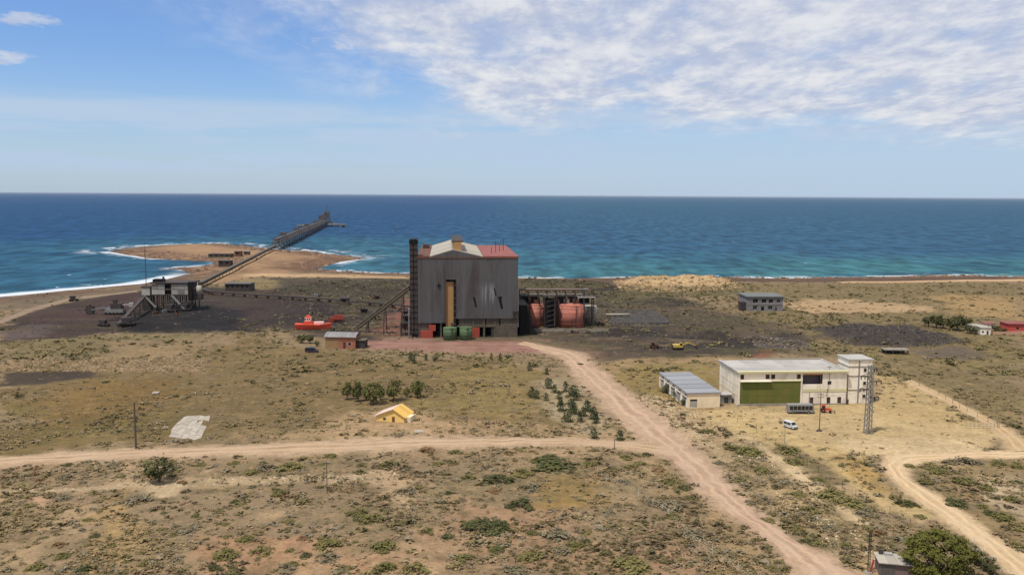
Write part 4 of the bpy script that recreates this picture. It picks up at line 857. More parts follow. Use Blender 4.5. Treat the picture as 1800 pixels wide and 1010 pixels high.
def scrap(px, py, s, label, seed):
    g = P(px, py); t = thing('scrap_pile', label, 'scrap', g, seed); r = random.Random(seed)
    for k in range(9):
        a = (r.uniform(-s, s), r.uniform(-s, s) * .6, r.uniform(0, .3)); b_ = (a[0] + r.uniform(-s, s), a[1] + r.uniform(-1, 1), r.uniform(.3, s * .9)); MB().beam(a, b_, r.uniform(.2, .55)).build('beam', r.choice((m_dark, m_black, m_rust)), t)
    for k in range(3):
        x = r.uniform(-s, s); y = r.uniform(-1, 1); q = r.uniform(.4, s * .35); BX('box', r.choice((m_dark, m_black, m_rust, m_grey)), t, x, x + 2 * q, y, y + q, -.3, q * 1.3)
for k, (x, y, s, lb) in enumerate(((243, 538, 4, 'tangle of dark scrap steel at the head house of the transfer station'), (282, 550, 4, 'black scrap steel in front of the transfer station columns'), (312, 552, 3.4, 'low dark scrap pile under the transfer station chute'), (215, 562, 3.6, 'dark scrap steel beside the yard conveyor'), (170, 545, 3, 'scrap heap below the bucket wheel of the stacker'),
        (340, 540, 3.4, 'dark scrap by the surge bin of the transfer station'), (660, 560, 3, 'rusty scrap on the red dust beside the inclined conveyor'), (700, 548, 3.4, 'dark scrap behind the rusty ore hoppers'), (1058, 572, 3.4, 'dark scrap next to the end of the long concrete wall'), (1010, 585, 2.4, 'low scrap pile before the wider salmon tank'), (660, 525, 4, 'dark wreckage on the mound behind the belt conveyor'), (560, 520, 4, 'low dark wreckage beyond the belt conveyor'))): scrap(x, y, s, lb, k + 3)
# pier conveyor along the causeway
gallery('causeway_conveyor', 'long dark conveyor running out along the causeway to the pier', P(352, 505), 1.6, G(484, 439, -1), 3.0, 3.0, 2.2, m_dark, 14, roofm=m_concd, seg=22)
def lowconv(label, pts, h=2.2):
    ps = [P(*p) for p in pts]; t = thing('belt_conveyor', label, 'conveyor', ps[0]); o0 = ps[0]
    for a, b_ in zip(ps[:-1], ps[1:]):
        n = max(1, int((b_ - a).length / 8))
        for k in range(n):
            p = a.lerp(b_, k / n) - o0; q = a.lerp(b_, (k + 1) / n) - o0
            MB().beam((p.x, p.y, p.z + h), (q.x, q.y, q.z + h), 1.8, .9).build('belt_section', m_dark, t)
            MB().bx(p.x - .9, p.x + .9, p.y - .2, p.y + .2, p.z - .6, p.z + h - .4).build('stand', m_rust, t)
lowconv('low dark belt conveyor crossing behind the red boat hull', [(354, 512), (372, 518), (430, 522), (492, 526), (560, 530), (600, 533)])
lowconv('low belt conveyor between the dark block shed and the plant', [(612, 536), (650, 537), (690, 541), (722, 545)])
def shed(name, label, px0, px1, py, h, d, wm, rm, rz=0, cat='shed', slope=.6, openings=3, doors=0):
    a = P(px0, py); b_ = P(px1, py); W = abs((b_ - a).dot(Vector((math.cos(R(rz)), math.sin(R(rz)), 0))))
    t = thing(name, label, cat, a, R(rz)); n = openings; hs = [(W * (k + .25) / n, W * (k + .75) / n, h * .45, h * .8) for k in range(n)] if n else []
    MB().wall((0, 0, -.5), (1, 0, 0), (0, -1, 0), W, h + .5, .25, [(x0, x1, z0 + .5, z1 + .5) for x0, x1, z0, z1 in hs]).build('front_wall', wm, t)
    MB().bx(0, .25, .25, d, -.5, h).build('side_wall', wm, t); MB().bx(W - .25, W, .25, d, -.5, h).build('side_wall', wm, t); MB().bx(.25, W - .25, d - .25, d, -.5, h).build('rear_wall', wm, t)
    for x0, x1, z0, z1 in hs: windowp(t, x0 + .01, x1 - .01, .1, z0 + .01, z1 - .01, m_dark, m_black)
    MB().prism([(-.4, h + .03), (W + .4, h + .03), (W + .4, h + .3), (-.4, h + .3)], -.5, d + .5).build('roof', rm, t)
    return t, W
shed('long_shed', 'long dark open shed beside the causeway conveyor', 396, 440, 511, 5, 12, m_dark, mat('dark_roof', (92, 90, 84), .8, .2, .3), openings=5)
shed('block_shed', 'small dark block shed on the low belt conveyor', 598, 612, 536, 4.2, 6, m_concd, m_dark, openings=1)
g = P(640, 549); t = thing('scrap_skip', 'small black skip on the red dust by the inclined conveyor', 'skip', g, R(15)); MB().prism([(-1.6, .2), (1.6, .2), (2.2, 2.2), (-2.2, 2.2)], -1.1, 1.1).build('tub', m_black, t); BX('skid', m_rust, t, -1.4, 1.4, -.8, .8, -.2, .18)
# ------------------------------------------------------------------ headland ruins
shed('ruined_house', 'long low dark ruined house on the sandy headland', 366, 404, 452.5, 3.8, 14, m_concd, m_dark, openings=4)
shed('ruined_hut', 'square dark ruined hut beside the causeway conveyor', 384, 402, 469, 6, 9, m_dark, m_concd, openings=2)
shed('ruined_hut', 'small rusty hut at the end of the ruined house', 412, 423, 450.5, 5.5, 8, m_rust, m_concd, openings=1)
shed('ruined_hut', 'pale shack standing on top of the ruined house terrace', 428, 437, 448, 4, 7, m_concd, m_conc, openings=1)
# ------------------------------------------------------------------ pier
a = G(486, 440, SEA); b2 = G(572, 397, SEA); LN = (b2 - a).length; PR = math.atan2(b2.y - a.y, b2.x - a.x)
pier = thing('loading_pier', 'long steel trestle pier running far out into the sea', 'pier', a, PR)
m_pier = mat('pier_steel', (80, 76, 74), .8, .25, .1, stain=(96, 74, 62), stain_amt=.5)
nb = 26; PWD = 9.0; DZ = 9.0
for k in range(nb):
    x = LN * k / (nb - 1); l = MB()
    for s in (-1, 1): l.beam((x - 3, s * 7, -4), (x, s * 4.4, DZ), 1.0).beam((x + 3, s * 7, -4), (x, s * 4.4, DZ), 1.0)
    l.beam((x, -5.5, 3), (x, 5.5, 3), .7).beam((x, -6.5, -1), (x, 4.4, DZ), .5); l.build('bent', m_pier, pier)
for k in range(nb - 1):
    x0 = LN * k / (nb - 1); x1 = LN * (k + 1) / (nb - 1) - .1; s_ = MB().bx(x0, x1, -4.8, 4.8, DZ, DZ + .9)
    for y in (-4.6, 4.6):
        s_.bx(x0, x1, y - .25, y + .25, DZ + 6.6, DZ + 7.2)
        for j in range(2):
            u0 = x0 + (x1 - x0) * j / 2; u1 = x0 + (x1 - x0) * (j + 1) / 2; s_.beam((u0, y, DZ + .9), (u1, y, DZ + 6.6), .5).beam((u0, y, DZ + .9), (u0, y, DZ + 6.6), .5)
    s_.bx(x0, x1, -1.8, 1.8, DZ + 3, DZ + 6).build('span', m_pier, pier)
    if k % 5 == 2: MB().bx(x0, x0 + 8, -4, 4, DZ + 7.3, DZ + 11).build('drive_house', m_pier, pier)
hd = MB().bx(LN - 14, LN + 22, -16, 16, DZ - 2, DZ + 1).build('pier_head', m_pier, pier)
for (x, y, s, h) in ((LN - 10, 0, 9, 17), (LN + 4, -4, 7, 25), (LN + 12, 6, 6, 13), (LN - 2, 9, 6, 15), (LN - 24, 2, 7, 14)):
    f = MB()
    for k in range(4):
        f.beam((x + (-s if k < 2 else s), y + (-s if k % 2 else s), DZ), (x + (-s if k < 2 else s) * .7, y + (-s if k % 2 else s) * .7, DZ + h), .9)
    f.bx(x - s * .75, x + s * .75, y - s * .75, y + s * .75, DZ + h * .55, DZ + h * .9); f.build('loader_frame', m_pier, pier)
MB().tube([(LN + 4, -4, DZ + 24), (LN + 4, -4, DZ + 40)], .6).build('pier_mast', m_pier, pier); MB().beam((LN + 4, -4, DZ + 24), (LN - 20, 10, DZ + 14), 1.6).build('loader_boom', m_pier, pier)
for k in range(12): MB().cyl(LN - 12 + (k % 4) * 10, -14 + (k // 4) * 14, -6, DZ - 2, .8, n=8).build('pile', m_pier, pier)
def dolphin(px0, px1, py, label):
    a = G(px0, py, SEA); b_ = G(px1, py + .0, SEA); t = thing('mooring_platform', label, 'platform', a, math.atan2(b_.y - a.y, b_.x - a.x)); L_ = (b_ - a).length
    MB().bx(0, L_, -5, 5, 5, 7.6).build('deck', m_conc, t); n = 6
    for k in range(n): MB().cyl(3 + (L_ - 6) * k / (n - 1), -3, -6, 5, .9, n=8).build('pile', m_pier, t); MB().cyl(3 + (L_ - 6) * k / (n - 1), 3, -6, 5, .9, n=8).build('pile', m_pier, t)
    MB().bx(L_ * .2, L_ * .26, -3, 3, 7.62, 10).bx(L_ * .8, L_ * .84, -3, 3, 7.62, 9.5).build('bollard_house', m_pier, t)
    return t
dolphin(523, 549, 401, 'low concrete mooring platform on the headland side of the pier end'); dolphin(578, 598, 399, 'low concrete mooring platform on the open sea side of the pier end'); dolphin(599, 608, 399.5, 'small outer mooring block beyond the sea side platform')
# ================================================================== WHITE HALL
m_white = mat('off_white_render', (224, 214, 196), .9, .10, .18, stain=(176, 160, 136), stain_amt=.5, stretch=(1, 1, .5))
m_cream = mat('cream_render', (232, 212, 178), .9, .08, .2, stain=(196, 172, 136), stain_amt=.35)
m_roofp = mat('pale_flat_roof', (160, 156, 150), .9, .10, .15, stain=(140, 130, 120), stain_amt=.5)
m_green = mat('olive_green_paint', (92, 98, 44), .75, .10, .12, stain=(114, 100, 48), stain_amt=.7, orand=.06, stretch=(1, 1, .6))
m_band = mat('beige_band', (196, 190, 150), .9, .08, .3)
m_trim = mat('orange_trim', (196, 150, 92), .8, .2, 1)
a = P(1297, 712.5); hall = thing('white_hall', 'large white flat roofed hall with wide olive green front panel', 'hall', a, R(4))
HW, HD, HH = 37.4, 20.5, 11.2
wins = [(.5, 1.8, 9.0, 10.6), (9.2, 10.6, 9.0, 10.6), (11.1, 12.5, 9.0, 10.6), (20.0, 21.3, 9.0, 10.6), (30.7, 32.1, 6.9, 8.1)]
doors_ = [(24.8, 26.1, .1, 2.6), (30.7, 32.0, .1, 2.6), (34.4, 35.8, .1, 2.6)]
rec = (22.0, 29.0, 6.6, 10.8)
MB().wall((0, 0, -.4), (1, 0, 0), (0, -1, 0), HW, HH + .4, .35, [(x0, x1, z0 + .4, z1 + .4) for x0, x1, z0, z1 in wins + doors_ + [rec]]).build('front_wall', m_white, hall)
MB().bx(0, .35, .35, HD, -.4, HH).build('side_wall', m_white, hall); MB().bx(HW - .35, HW, .35, HD, -.4, HH).build('side_wall', m_white, hall); MB().bx(.35, HW - .35, HD - .35, HD, -.4, HH).build('rear_wall', m_white, hall)
for x0, x1, z0, z1 in wins: windowp(hall, x0 + .01, x1 - .01, .12, z0 + .01, z1 - .01, m_dark, bars=1)
for x0, x1, z0, z1 in doors_:
    d_ = BX('door', m_dark, hall, x0 + .02, x1 - .02, .18, .28, z0, z1 - .02); BX('handle', m_grey, d_, x1 - .3, x1 - .2, .1, .18, z0 + 1.0, z0 + 1.25)
BX('loggia_back', mat('mauve_wall', (96, 84, 88), .9, .12, .4), hall, rec[0], rec[1], 2.0, 2.2, rec[2], rec[3]); BX('loggia_floor', m_conc, hall, rec[0], rec[1], .36, 2.0, rec[2] - .3, rec[2] - .02)
BX('loggia_parapet', m_white, hall, rec[0] + .02, rec[1] - .02, .1, .25, rec[2] + .01, rec[2] + .5); MB().bx(rec[0] + .1, rec[1] - .1, .02, .3, rec[3] - .45, rec[3] - .02).build('loggia_trim', m_trim, hall)
BX('loggia_post', m_dark, hall, rec[1] - .7, rec[1] - .1, .4, .9, rec[2] + .02, rec[3] - .5)
for k in range(7):
    x0 = .5 + k * 20.8 / 7
    for z0, z1 in ((.7, 3.2), (3.22, 5.7), (5.72, 8.2)): BX('green_panel', m_green, hall, x0 + .012, x0 + 20.8 / 7 - .012, -.14 - random.random() * .02, -.005, z0 + .01, z1 - .01)
BX('canopy', m_white, hall, .5, 11.0, -1.0, -.02, 8.25, 8.5); BX('panel_head', m_band, hall, 11.05, 21.4, -.35, -.01, 8.25, 8.5); BX('plinth', m_conc, hall, -.1, HW + .1, -.3, -.01, -.4, .5)
BX('band', m_band, hall, 21.5, HW + .05, -.12, -.01, 4.5, 5.5); BX('pilaster', m_white, hall, 21.42, 21.95, -.2, -.01, .5, HH - .05)
BX('pilaster', m_white, hall, -.15, .48, -.2, -.01, .5, HH - .05)
for k in range(3): BX('side_band', m_band, hall, -.1, -.01, .5, HD - .5, 3.2 + k * 3.2, 3.4 + k * 3.2)
for k in range(5): BX('side_pilaster', m_white, hall, -.16, -.012, 2 + k * 4.2, 2.35 + k * 4.2, -.3, HH - .1)
BX('cornice', m_band, hall, -.5, HW + .5, -.7, .6, HH + .01, HH + .55); BX('cornice', m_roofp, hall, -.5, .3, .62, HD + .4, HH + .01, HH + .5); BX('cornice', m_roofp, hall, HW - .3, HW + .5, .62, HD + .4, HH + .01, HH + .5)
for i in range(6):
    for j in range(3):
        x0 = .32 + i * (HW - .64) / 6; y0 = .62 + j * (HD - .7) / 3
        BX('roof_slab', m_roofp, hall, x0 + .02, x0 + (HW - .64) / 6 - .02, y0, y0 + (HD - .7) / 3 - .04, HH + .01, HH + .3 + random.random() * .03)
BX('rear_parapet', m_whroof, hall, 12, HW - .4, HD, HD + .4, HH + .01, HH + .7)
MB().tube([(31.2, -.3, 10.8), (31, -.5, 8), (30.4, -.3, 3)], .08).build('cable', m_dark, hall)
MB().bx(HW + .02, HW + .7, -.6, .2, .1, 1.8).build('meter_box', m_dark, hall)
# tower block beside the hall
TXo = HW + 1.0
t = thing('white_tower', 'white stepped tower block adjoining the white hall, with horizontal bands', 'tower', hall.matrix_basis @ Vector((TXo, 1.0, 0)), R(4)); TH = 15.0
MB().bx(0, 8.2, 0, 8.5, -.4, TH).build('shaft', m_white, t)
for z in (4.6, 9.4, 12.6): MB().bx(-.12, 8.32, -.12, 8.62, z, z + .35).build('band', m_conc, t)
MB().bx(-.35, 8.55, -.35, 8.85, TH + .01, TH + .4).build('roof', m_roofp, t); MB().bx(3.4, 3.75, -.2, -.01, 0, TH - .1).build('downpipe', m_grey, t)
for z in (2, 6.5, 11): windowp(t, 5.2, 6.2, -.15, z, z + 1.2, m_conc, t=.13)
# garages
a = P(1208, 716.5); t = thing('garage_row', 'cream garage row with stepped grey roof slabs beside the white hall', 'garage', a, R(6.5)); GW, GDp, GH = 11.2, 33, 4.7
MB().wall((0, 0, -.5), (1, 0, 0), (0, -1, 0), GW, GH + .5, .3, [(.9, 3.4, .5, 3.4)]).build('front_wall', m_cream, t); dd = BX('door', m_lgrey, t, .92, 3.38, .12, .25, 0, 2.2); BX('door_head', m_dark, t, .92, 3.38, .15, .28, 2.22, 2.88)
MB().bx(GW - .3, GW, .3, GDp, -.5, GH).build('side_wall', m_cream, t); MB().bx(.3, GW - .3, GDp - .3, GDp, -.5, GH).build('rear_wall', m_cream, t)
ho = [(1.2 + k * 6.5, 5.6 + k * 6.5, .5, 3.6) for k in range(5)]
MB().wall((0, GDp, -.5), (0, -1, 0), (-1, 0, 0), GDp - .3, GH + .5, .3, [(x0, x1, z0, z1) for x0, x1, z0, z1 in ho]).build('bay_wall', m_white, t)
for x0, x1, z0, z1 in ho: BX('roller_door', m_lgrey, t, .12, .22, GDp - x1 + .02, GDp - x0 - .02, 0, 2.5); BX('door_head', m_black, t, .14, .24, GDp - x1 + .02, GDp - x0 - .02, 2.52, 3.08)
for k in range(5):
    y0 = -.3 + k * 6.72; BX('roof_slab', mat('grey_roof_slab', (132, 134, 138), .8, .08, .3, stain=(146, 136, 124), stain_amt=.4), t, -.35, GW + .35, y0, y0 + 6.2, GH + .01, GH + .5)
    if k: BX('roof_gutter', m_dark, t, -.2, GW + .2, y0 - .48, y0 - .03, GH + .01, GH + .16)
    MB().bx(-.7, -.36, y0 + .4, y0 + 1.4, GH - .5, GH - .05).build('lamp', m_dark, t)
# grey lean-to between
g = P(1277, 708); t = thing('lean_to', 'small grey metal lean-to between garages and white hall', 'shed', g, R(5)); MB().bx(-1.6, 1.8, 0, 4, -.3, 2.8).build('body', m_grey, t); MB().prism([(-1.9, 2.82), (2.1, 2.82), (2.1, 3.2), (-1.9, 3.0)], -.5, 4.2).build('roof', m_lgrey, t); BX('door', m_dark, t, -.8, .6, -.06, -.005, -.2, 2.0)
# ------------------------------------------------------------------ ruined two storey block
a = P(1313, 546.5); b2 = P(1376, 546.5)
t = thing('grey_block', 'roofed grey two storey block with empty windows alone on the plain', 'building', a, R(1)); BW = (b2 - a).length; BH = 8.6; BD = 19
m_gb = mat('grey_block_wall', (122, 118, 118), .92, .18, .3, bumpd=.05, stain=(86, 82, 84), stain_amt=.6)
hs = [(3.4, 6.6, 5.0, 7.6), (8.8, 11.8, 5.0, 7.6), (13.2, 16, 5.0, 7.6), (18.2, 20.4, 5.2, 7.4), (3.6, 6.2, 1.0, 3.3), (8.6, 10.8, .1, 2.9), (13.0, 15.8, 1.0, 3.3), (17.4, 18.6, .1, 2.6)]
MB().wall((0, 0, -.4), (1, 0, 0), (0, -1, 0), BW, BH + .4, .4, [(x0, x1, z0 + .4, z1 + .4) for x0, x1, z0, z1 in hs]).build('front_wall', m_gb, t)
MB().bx(0, .4, .4, BD, -.4, BH).build('side_wall', m_gb, t); MB().bx(BW - .4, BW, .4, BD, -.4, BH).build('side_wall', m_gb, t); MB().bx(.4, BW - .4, BD - .4, BD, -.4, BH).build('rear_wall', m_gb, t)
for x0, x1, z0, z1 in hs: windowp(t, x0 + .01, x1 - .01, .15, z0 + .01, z1 - .01, m_lgrey, m_black, name='window' if z0 > .5 else 'doorway', bars=1 if z0 > .5 else 0)
BX('string_course', m_conc, t, -.1, BW + .1, -.2, -.01, 4.0, 4.3); BX('roof', mat('dark_flat_roof', (98, 100, 98), .9, .12, .2), t, -.6, BW + .6, -.7, BD + .6, BH + .01, BH + .6)
BX('porch', m_dark, t, -3.2, -.02, 2, 8, -.4, 5.2)
# ------------------------------------------------------------------ yellow house
g = P(687, 741); t = thing('yellow_house', 'small yellow house with pale left roof slope and yellow right slope', 'house', g, R(-14))
m_yel = mat('yellow_paint', (206, 166, 88), .8, .08, .5, stain=(210, 160, 84), stain_amt=.4); m_pk = mat('pale_pink_roof', (206, 184, 168), .8, .08, .4, stain=(184, 160, 140), stain_amt=.4)
MB().prism([(-4.8, -.3), (4.4, -.3), (4.4, 1.7), (.9, 3.9), (-4.8, 1.6)], 0, .25).build('front_wall', mat('pale_yellow_wall', (222, 186, 110), .9, .1, .5), t)
MB().bx(-4.8, -4.55, .25, 6.5, -.3, 1.5).bx(4.15, 4.4, .25, 6.5, -.3, 1.6).build('side_wall', m_yel, t); MB().prism([(-4.8, -.3), (4.4, -.3), (4.4, 1.7), (.9, 3.9), (-4.8, 1.6)], 6.5, 6.75).build('rear_wall', m_yel, t)
for k in range(4):
    y0 = -.5 + k * 1.95
    MB().prism([(-5.5, 1.45), (.88, 4.0), (.88, 4.22), (-5.5, 1.67)], y0, y0 + 1.92).build('roof_sheet', m_pk, t); MB().prism([(.92, 4.0), (5.0, 1.45), (5.0, 1.67), (.92, 4.22)], y0, y0 + 1.92).build('roof_sheet', m_yel, t)
windowp(t, -2.6, -1.6, -.08, .5, 1.3, t=.07); BX('door', m_rust, t, .4, 1.3, -.06, -.004, -.2, 1.7); BX('porch_wall', m_cream, t, 4.42, 6.2, .6, 4.5, -.3, 1.7)
# ------------------------------------------------------------------ bottom right hut, red house at far right
a = P(1545, 1011); t = thing('grey_hut', 'grey flat roofed hut with dark slatted side below the big leafy bush', 'hut', a, R(-12))
m_slat = mat('grey_slats', (96, 92, 84), .9, .2, 1)
MB().bx(.1, 6.3, .1, 4.3, -.5, 2.5).build('body', mat('hut_mauve', (118, 98, 94), .9, .15, .6), t)
for k in range(12): BX('slat', m_slat, t, .12 + k * .22, .28 + k * .22, -.02, .08, -.4, 2.45)
for k in range(4): BX('roof_sheet', mat('hut_roof', (158, 150, 136), .85, .1, .6), t, -.2 + k * 1.72, -.2 + (k + 1) * 1.72 - .03, -.35, 4.6, 2.51, 2.68)
MB().bx(.6, 1.3, 3.6, 4.3, 2.7, 3.6).build('chimney', m_dark, t); MB().bx(1.6, 3.0, 3.4, 4.4, 2.7, 3.0).build('roof_tank', m_lgrey, t); MB().bx(6.32, 7.2, .4, 3.6, -.5, 2.2).build('lean_to', m_rust, t)
a = P(1772, 583); t = thing('red_house', 'low red walled house with pale roof at the edge of the trees', 'house', a, R(-3)); m_rw = mat('red_wall', (176, 72, 62), .85, .12, .4)
MB().wall((0, 0, -.3), (1, 0, 0), (0, -1, 0), 22, 4.5, .3, [(4, 5.6, 1.5, 3), (10, 11.6, 1.5, 3), (16, 17.2, .3, 2.8)]).build('front_wall', m_rw, t); MB().bx(0, .3, .3, 9, -.3, 4.2).build('side_wall', m_rw, t); MB().bx(21.7, 22, .3, 9, -.3, 4.2).build('side_wall', m_rw, t); MB().bx(.3, 21.7, 8.7, 9, -.3, 4.2).build('rear_wall', m_rw, t)
windowp(t, 4.01, 5.59, .1, 1.22, 2.69); windowp(t, 10.01, 11.59, .1, 1.22, 2.69); BX('door', m_dark, t, 16.01, 17.19, .1, .2, 0, 2.49)
for k in range(6): MB().prism([(-.5 + k * 3.83, 4.21), (-.5 + (k + 1) * 3.83 - .04, 4.21), (-.5 + (k + 1) * 3.83 - .04, 4.4), (-.5 + k * 3.83, 4.4)], -.6, 9.6).build('roof_sheet', m_redroof, t)
boxwall('garden_wall', 'low pinkish plastered wall before the red house', 'wall', (1746, 588), (1812, 586), 1.2, .4, mat('pink_plaster', (204, 160, 132), .9, .1, .5))
# low shelter with pale roof
a = P(1556, 622); t = thing('low_shelter', 'low shelter with pale slab roof below the dark heap', 'shelter', a, R(-2)); W = 10.5
for x in (.3, 3.5, 7, 10.1): MB().bx(x - .2, x + .2, .2, .6, -.3, 1.7).bx(x - .2, x + .2, 4.2, 4.6, -.3, 1.7).build('post', m_concd, t)
MB().bx(-.4, W + .2, -.3, 5, 1.72, 2.1).build('roof', m_conc, t); BX('back_wall', m_dark, t, .5, W - .6, 3.8, 4.1, -.3, 1.7)
# ------------------------------------------------------------------ concrete slabs
def slab(name, label, pts, h, m, cat='slab', cuts=3):
    c = [P(*p) for p in pts]; o0 = c[0]; t = thing(name, label, cat, o0); n = cuts
    lerp = lambda u, v: (c[0] * (1 - u) + c[1] * u) * (1 - v) + (c[3] * (1 - u) + c[2] * u) * v - o0
    LT = {}
    for i in range(n + 1):
        for j in range(n + 1):
            eg = cuts > 2 and (i in (0, n) or j in (0, n)); k_ = .30 if eg else .07
            LT[i, j] = lerp((i + random.uniform(-k_, k_)) / n, (j + random.uniform(-k_, k_)) / n)
    for i in range(n):
        for j in range(n):
            q = [LT[i, j], LT[i + 1, j], LT[i + 1, j + 1], LT[i, j + 1]]; m_ = (q[0] + q[1] + q[2] + q[3]) / 4; q = [p.lerp(m_, .012) for p in q]
            z = h + random.uniform(-.05, .08); b_ = MB(); b_.v = [(p.x, p.y, -.5) for p in q] + [(p.x, p.y, p.z + z + random.uniform(-.04, .04)) for p in q]
            b_.f = [(3, 2, 1, 0), (4, 5, 6, 7), (0, 1, 5, 4), (1, 2, 6, 5), (2, 3, 7, 6), (3, 0, 4, 7)]; b_.build('slab_piece', m, t)
    return t
m_slab = mat('bleached_concrete', (164, 155, 142), .92, .25, .5, bumpd=.1, stain=(126, 108, 82), stain_amt=.85)
slab('concrete_slab', 'broken pale concrete slab lying beside the telegraph pole', [(291, 769), (352, 772), (372, 731), (322, 732)], .05, m_slab, cuts=5)
slab('stone_slab', 'small white slab on the ground below the yellow house', [(728, 761), (746, 761), (745, 757.5), (729, 757.5)], .35, m_slab, cuts=2)
slab('stone_slab', 'small white slab alone on the olive slope above the telegraph pole', [(267, 695), (279, 693), (281, 690), (269, 691)], .6, m_slab, cuts=2)
# ================================================================== POLES AND PYLON
m_wood = mat('weathered_wood', (92, 82, 72), .9, .25, 1.5); m_galv = mat('galvanised_steel', (128, 124, 116), .5, .15, .6, metal=.0)
def pole(px, py, h, r, label, arms=1, m=None, rz=0, group=None, name='utility_pole', foot=False):
    g = P(px, py); t = thing(name, label, 'pole', g, R(rz), group); m = m or m_wood
    MB().tube([(0, 0, -.5), (0, 0, h * .5), (.03, 0, h)], [r, r * .85, r * .65], 8).build('shaft', m, t)
    for k in range(arms):
        ar = MB().beam((-.9, 0, h - .4 - k * .9), (.9, 0, h - .4 - k * .9), .14).build('cross_arm', m, t)
        for x in (-.75, 0.25, .75): MB().cyl(x, 0, h - .33 - k * .9, h - .05 - k * .9, .07, .04, 6).build('insulator', m_lgrey, ar)
    if foot: MB().cyl(0, 0, -.3, .5, 1.3, .4, 10).build('footing', m_dark, t)
    return t
pole(239, 788, 13, .32, 'thick grey telegraph pole standing by the narrow dirt track', 0); pole(575, 866, 7.6, .11, 'thin dark pole standing alone in the scrub', 1, m_dark)
pole(1080, 789, 3.4, .1, 'short dark post where the narrow track meets the wide road', 0, m_dark); pole(1440, 757, 11.6, .16, 'slim wooden pole with crossarm on a dark footing before the white hall', 2, foot=True)
pole(1422, 711, 4.4, .1, 'short thin pole between the bus and the white hall doors', 0); pole(1379, 779, 5.4, .1, 'thin pale post on the yellow slope below the white van', 0, m_galv)
pole(1455, 706, 12.6, .12, 'tall thin pole close against the white hall front', 1)
g = P(1525, 761); t = thing('lattice_pylon', 'slender grey lattice pylon with short side arms before the white tower', 'pylon', g, R(8)); f = MB(); PHt = 20.6; bw, tw_ = .8, .5
cr = lambda z: bw + (tw_ - bw) * z / PHt
for sx_ in (-1, 1):
    for sy_ in (-1, 1): f.beam((sx_ * bw, sy_ * bw, 0), (sx_ * tw_, sy_ * tw_, PHt), .22)
f.build('leg_frame', m_galv, t); n = 13; l = MB()
for k in range(n):
    z0 = PHt * k / n; z1 = PHt * (k + 1) / n; a0 = cr(z0); a1 = cr(z1)
    for (ux, uy, vx, vy) in ((-1, -1, 1, -1), (1, -1, 1, 1), (1, 1, -1, 1), (-1, 1, -1, -1)):
        l.beam((ux * a0, uy * a0, z0), (vx * a1, vy * a1, z1), .1); l.beam((vx * a0, vy * a0, z0), (ux * a1, uy * a1, z1), .1)
l.build('lacing', m_galv, t)
for (s, z, L_) in ((-1, 17.2, 2.6), (-1, 13.4, 2.8), (1, 15.6, 3.2), (1, 10.8, 2.6), (1, 19.4, 1.6)):
    ar = MB().beam((s * .5, -.4, z), (s * (L_ + .4), 0, z + .2), .16).beam((s * .5, .4, z), (s * (L_ + .4), 0, z + .2), .16).beam((s * .5, 0, z + 1.0), (s * (L_ + .4), 0, z + .2), .12).build('side_arm', m_dark, t)
    for q in (.55, 1): MB().cyl(s * L_ * q + s * .3, 0, z - .9, z + .1, .13, .16, 8).build('insulator', m_dark, ar)
for sx_ in (-1, 1):
    for sy_ in (-1, 1): BX('footing', m_conc, t, sx_ * bw - .35, sx_ * bw + .35, sy_ * bw - .35, sy_ * bw + .35, -.6, .25)
g = P(1526, 1006); t = thing('radio_mast', 'thin dark mast with short arms and red base beside the grey hut', 'mast', g, R(20)); f = MB()
for (x, y) in ((-.22, -.2), (.22, -.2), (0, .25)): f.beam((x, y, 0), (x * .6, y * .6, 8.2), .07)
for k in range(16): f.beam((-.2, -.2, k * .5), (.2, -.2, k * .5 + .5), .05)
f.build('lattice', m_dark, t)
for z in (4.6, 6.0, 7.2): MB().beam((-1.0, 0, z), (1.0, 0, z + .1), .09).build('cross_arm', m_dark, t)
MB().beam((.1, -.3, 0), (.9, -.3, 2.6), .28, .2).build('red_brace', mat('red_brace_paint', (150, 62, 60), .8, .1, 1), t); MB().cyl(0, 0, -.3, .3, .9, .7, 10).build('footing', m_conc, t)
# ------------------------------------------------------------------ fences
def fence(label, pts, h, step, m, wires=3, pr=.06, rails=False, name='wire_fence', posts=None):
    ps = [P(*p) for p in pts]; t = thing(name, label, 'fence', ps[0]); o0 = ps[0]; pos = []
    for a, b_ in zip(ps[:-1], ps[1:]):
        n = max(1, round((b_ - a).length / step)); pos += [a.lerp(b_, k / n) for k in range(n)]
    pos.append(ps[-1]); tops = []
    for p in pos:
        z = Hs(p.x, p.y); q = Vector((p.x, p.y, z)) - o0; hh = h * random.uniform(.92, 1.06); dx_ = random.uniform(-.08, .08)
        MB().tube([(q.x, q.y, q.z - .3), (q.x + dx_, q.y, q.z + hh)], [pr, pr * .85], 6).build('post', m, t); tops.append((q, dx_, hh))
    for wi in range(wires):
        s = (wi + 1) / (wires + .3)
        MB().tube([(q.x + d_ * s, q.y, q.z + h * .9 * s) for q, d_, hh in tops], .045 if rails else .012, 4).build('rail' if rails else 'wire', m, t)
    return t
m_post = mat('bleached_post', (206, 194, 170), .9, .1, 1)
fence('wire fence of pale posts crossing the scrub left of the wide road', [(1050, 832), (1122, 872), (1176, 907), (1230, 963), (1252, 974), (1297, 1004), (1330, 1030)], 1.9, 7.5, m_post)
fence('sagging wire fence of grey posts along the slope right of the wide road', [(1296, 742), (1330, 760), (1400, 805), (1504, 872), (1523, 880), (1564, 903), (1600, 925)], 1.8, 6, m_wood)
fence('wire fence of pale posts between the leafy bush and the loop track', [(1712, 960), (1743, 990), (1775, 1020)], 2.2, 3.5, m_post, 2)
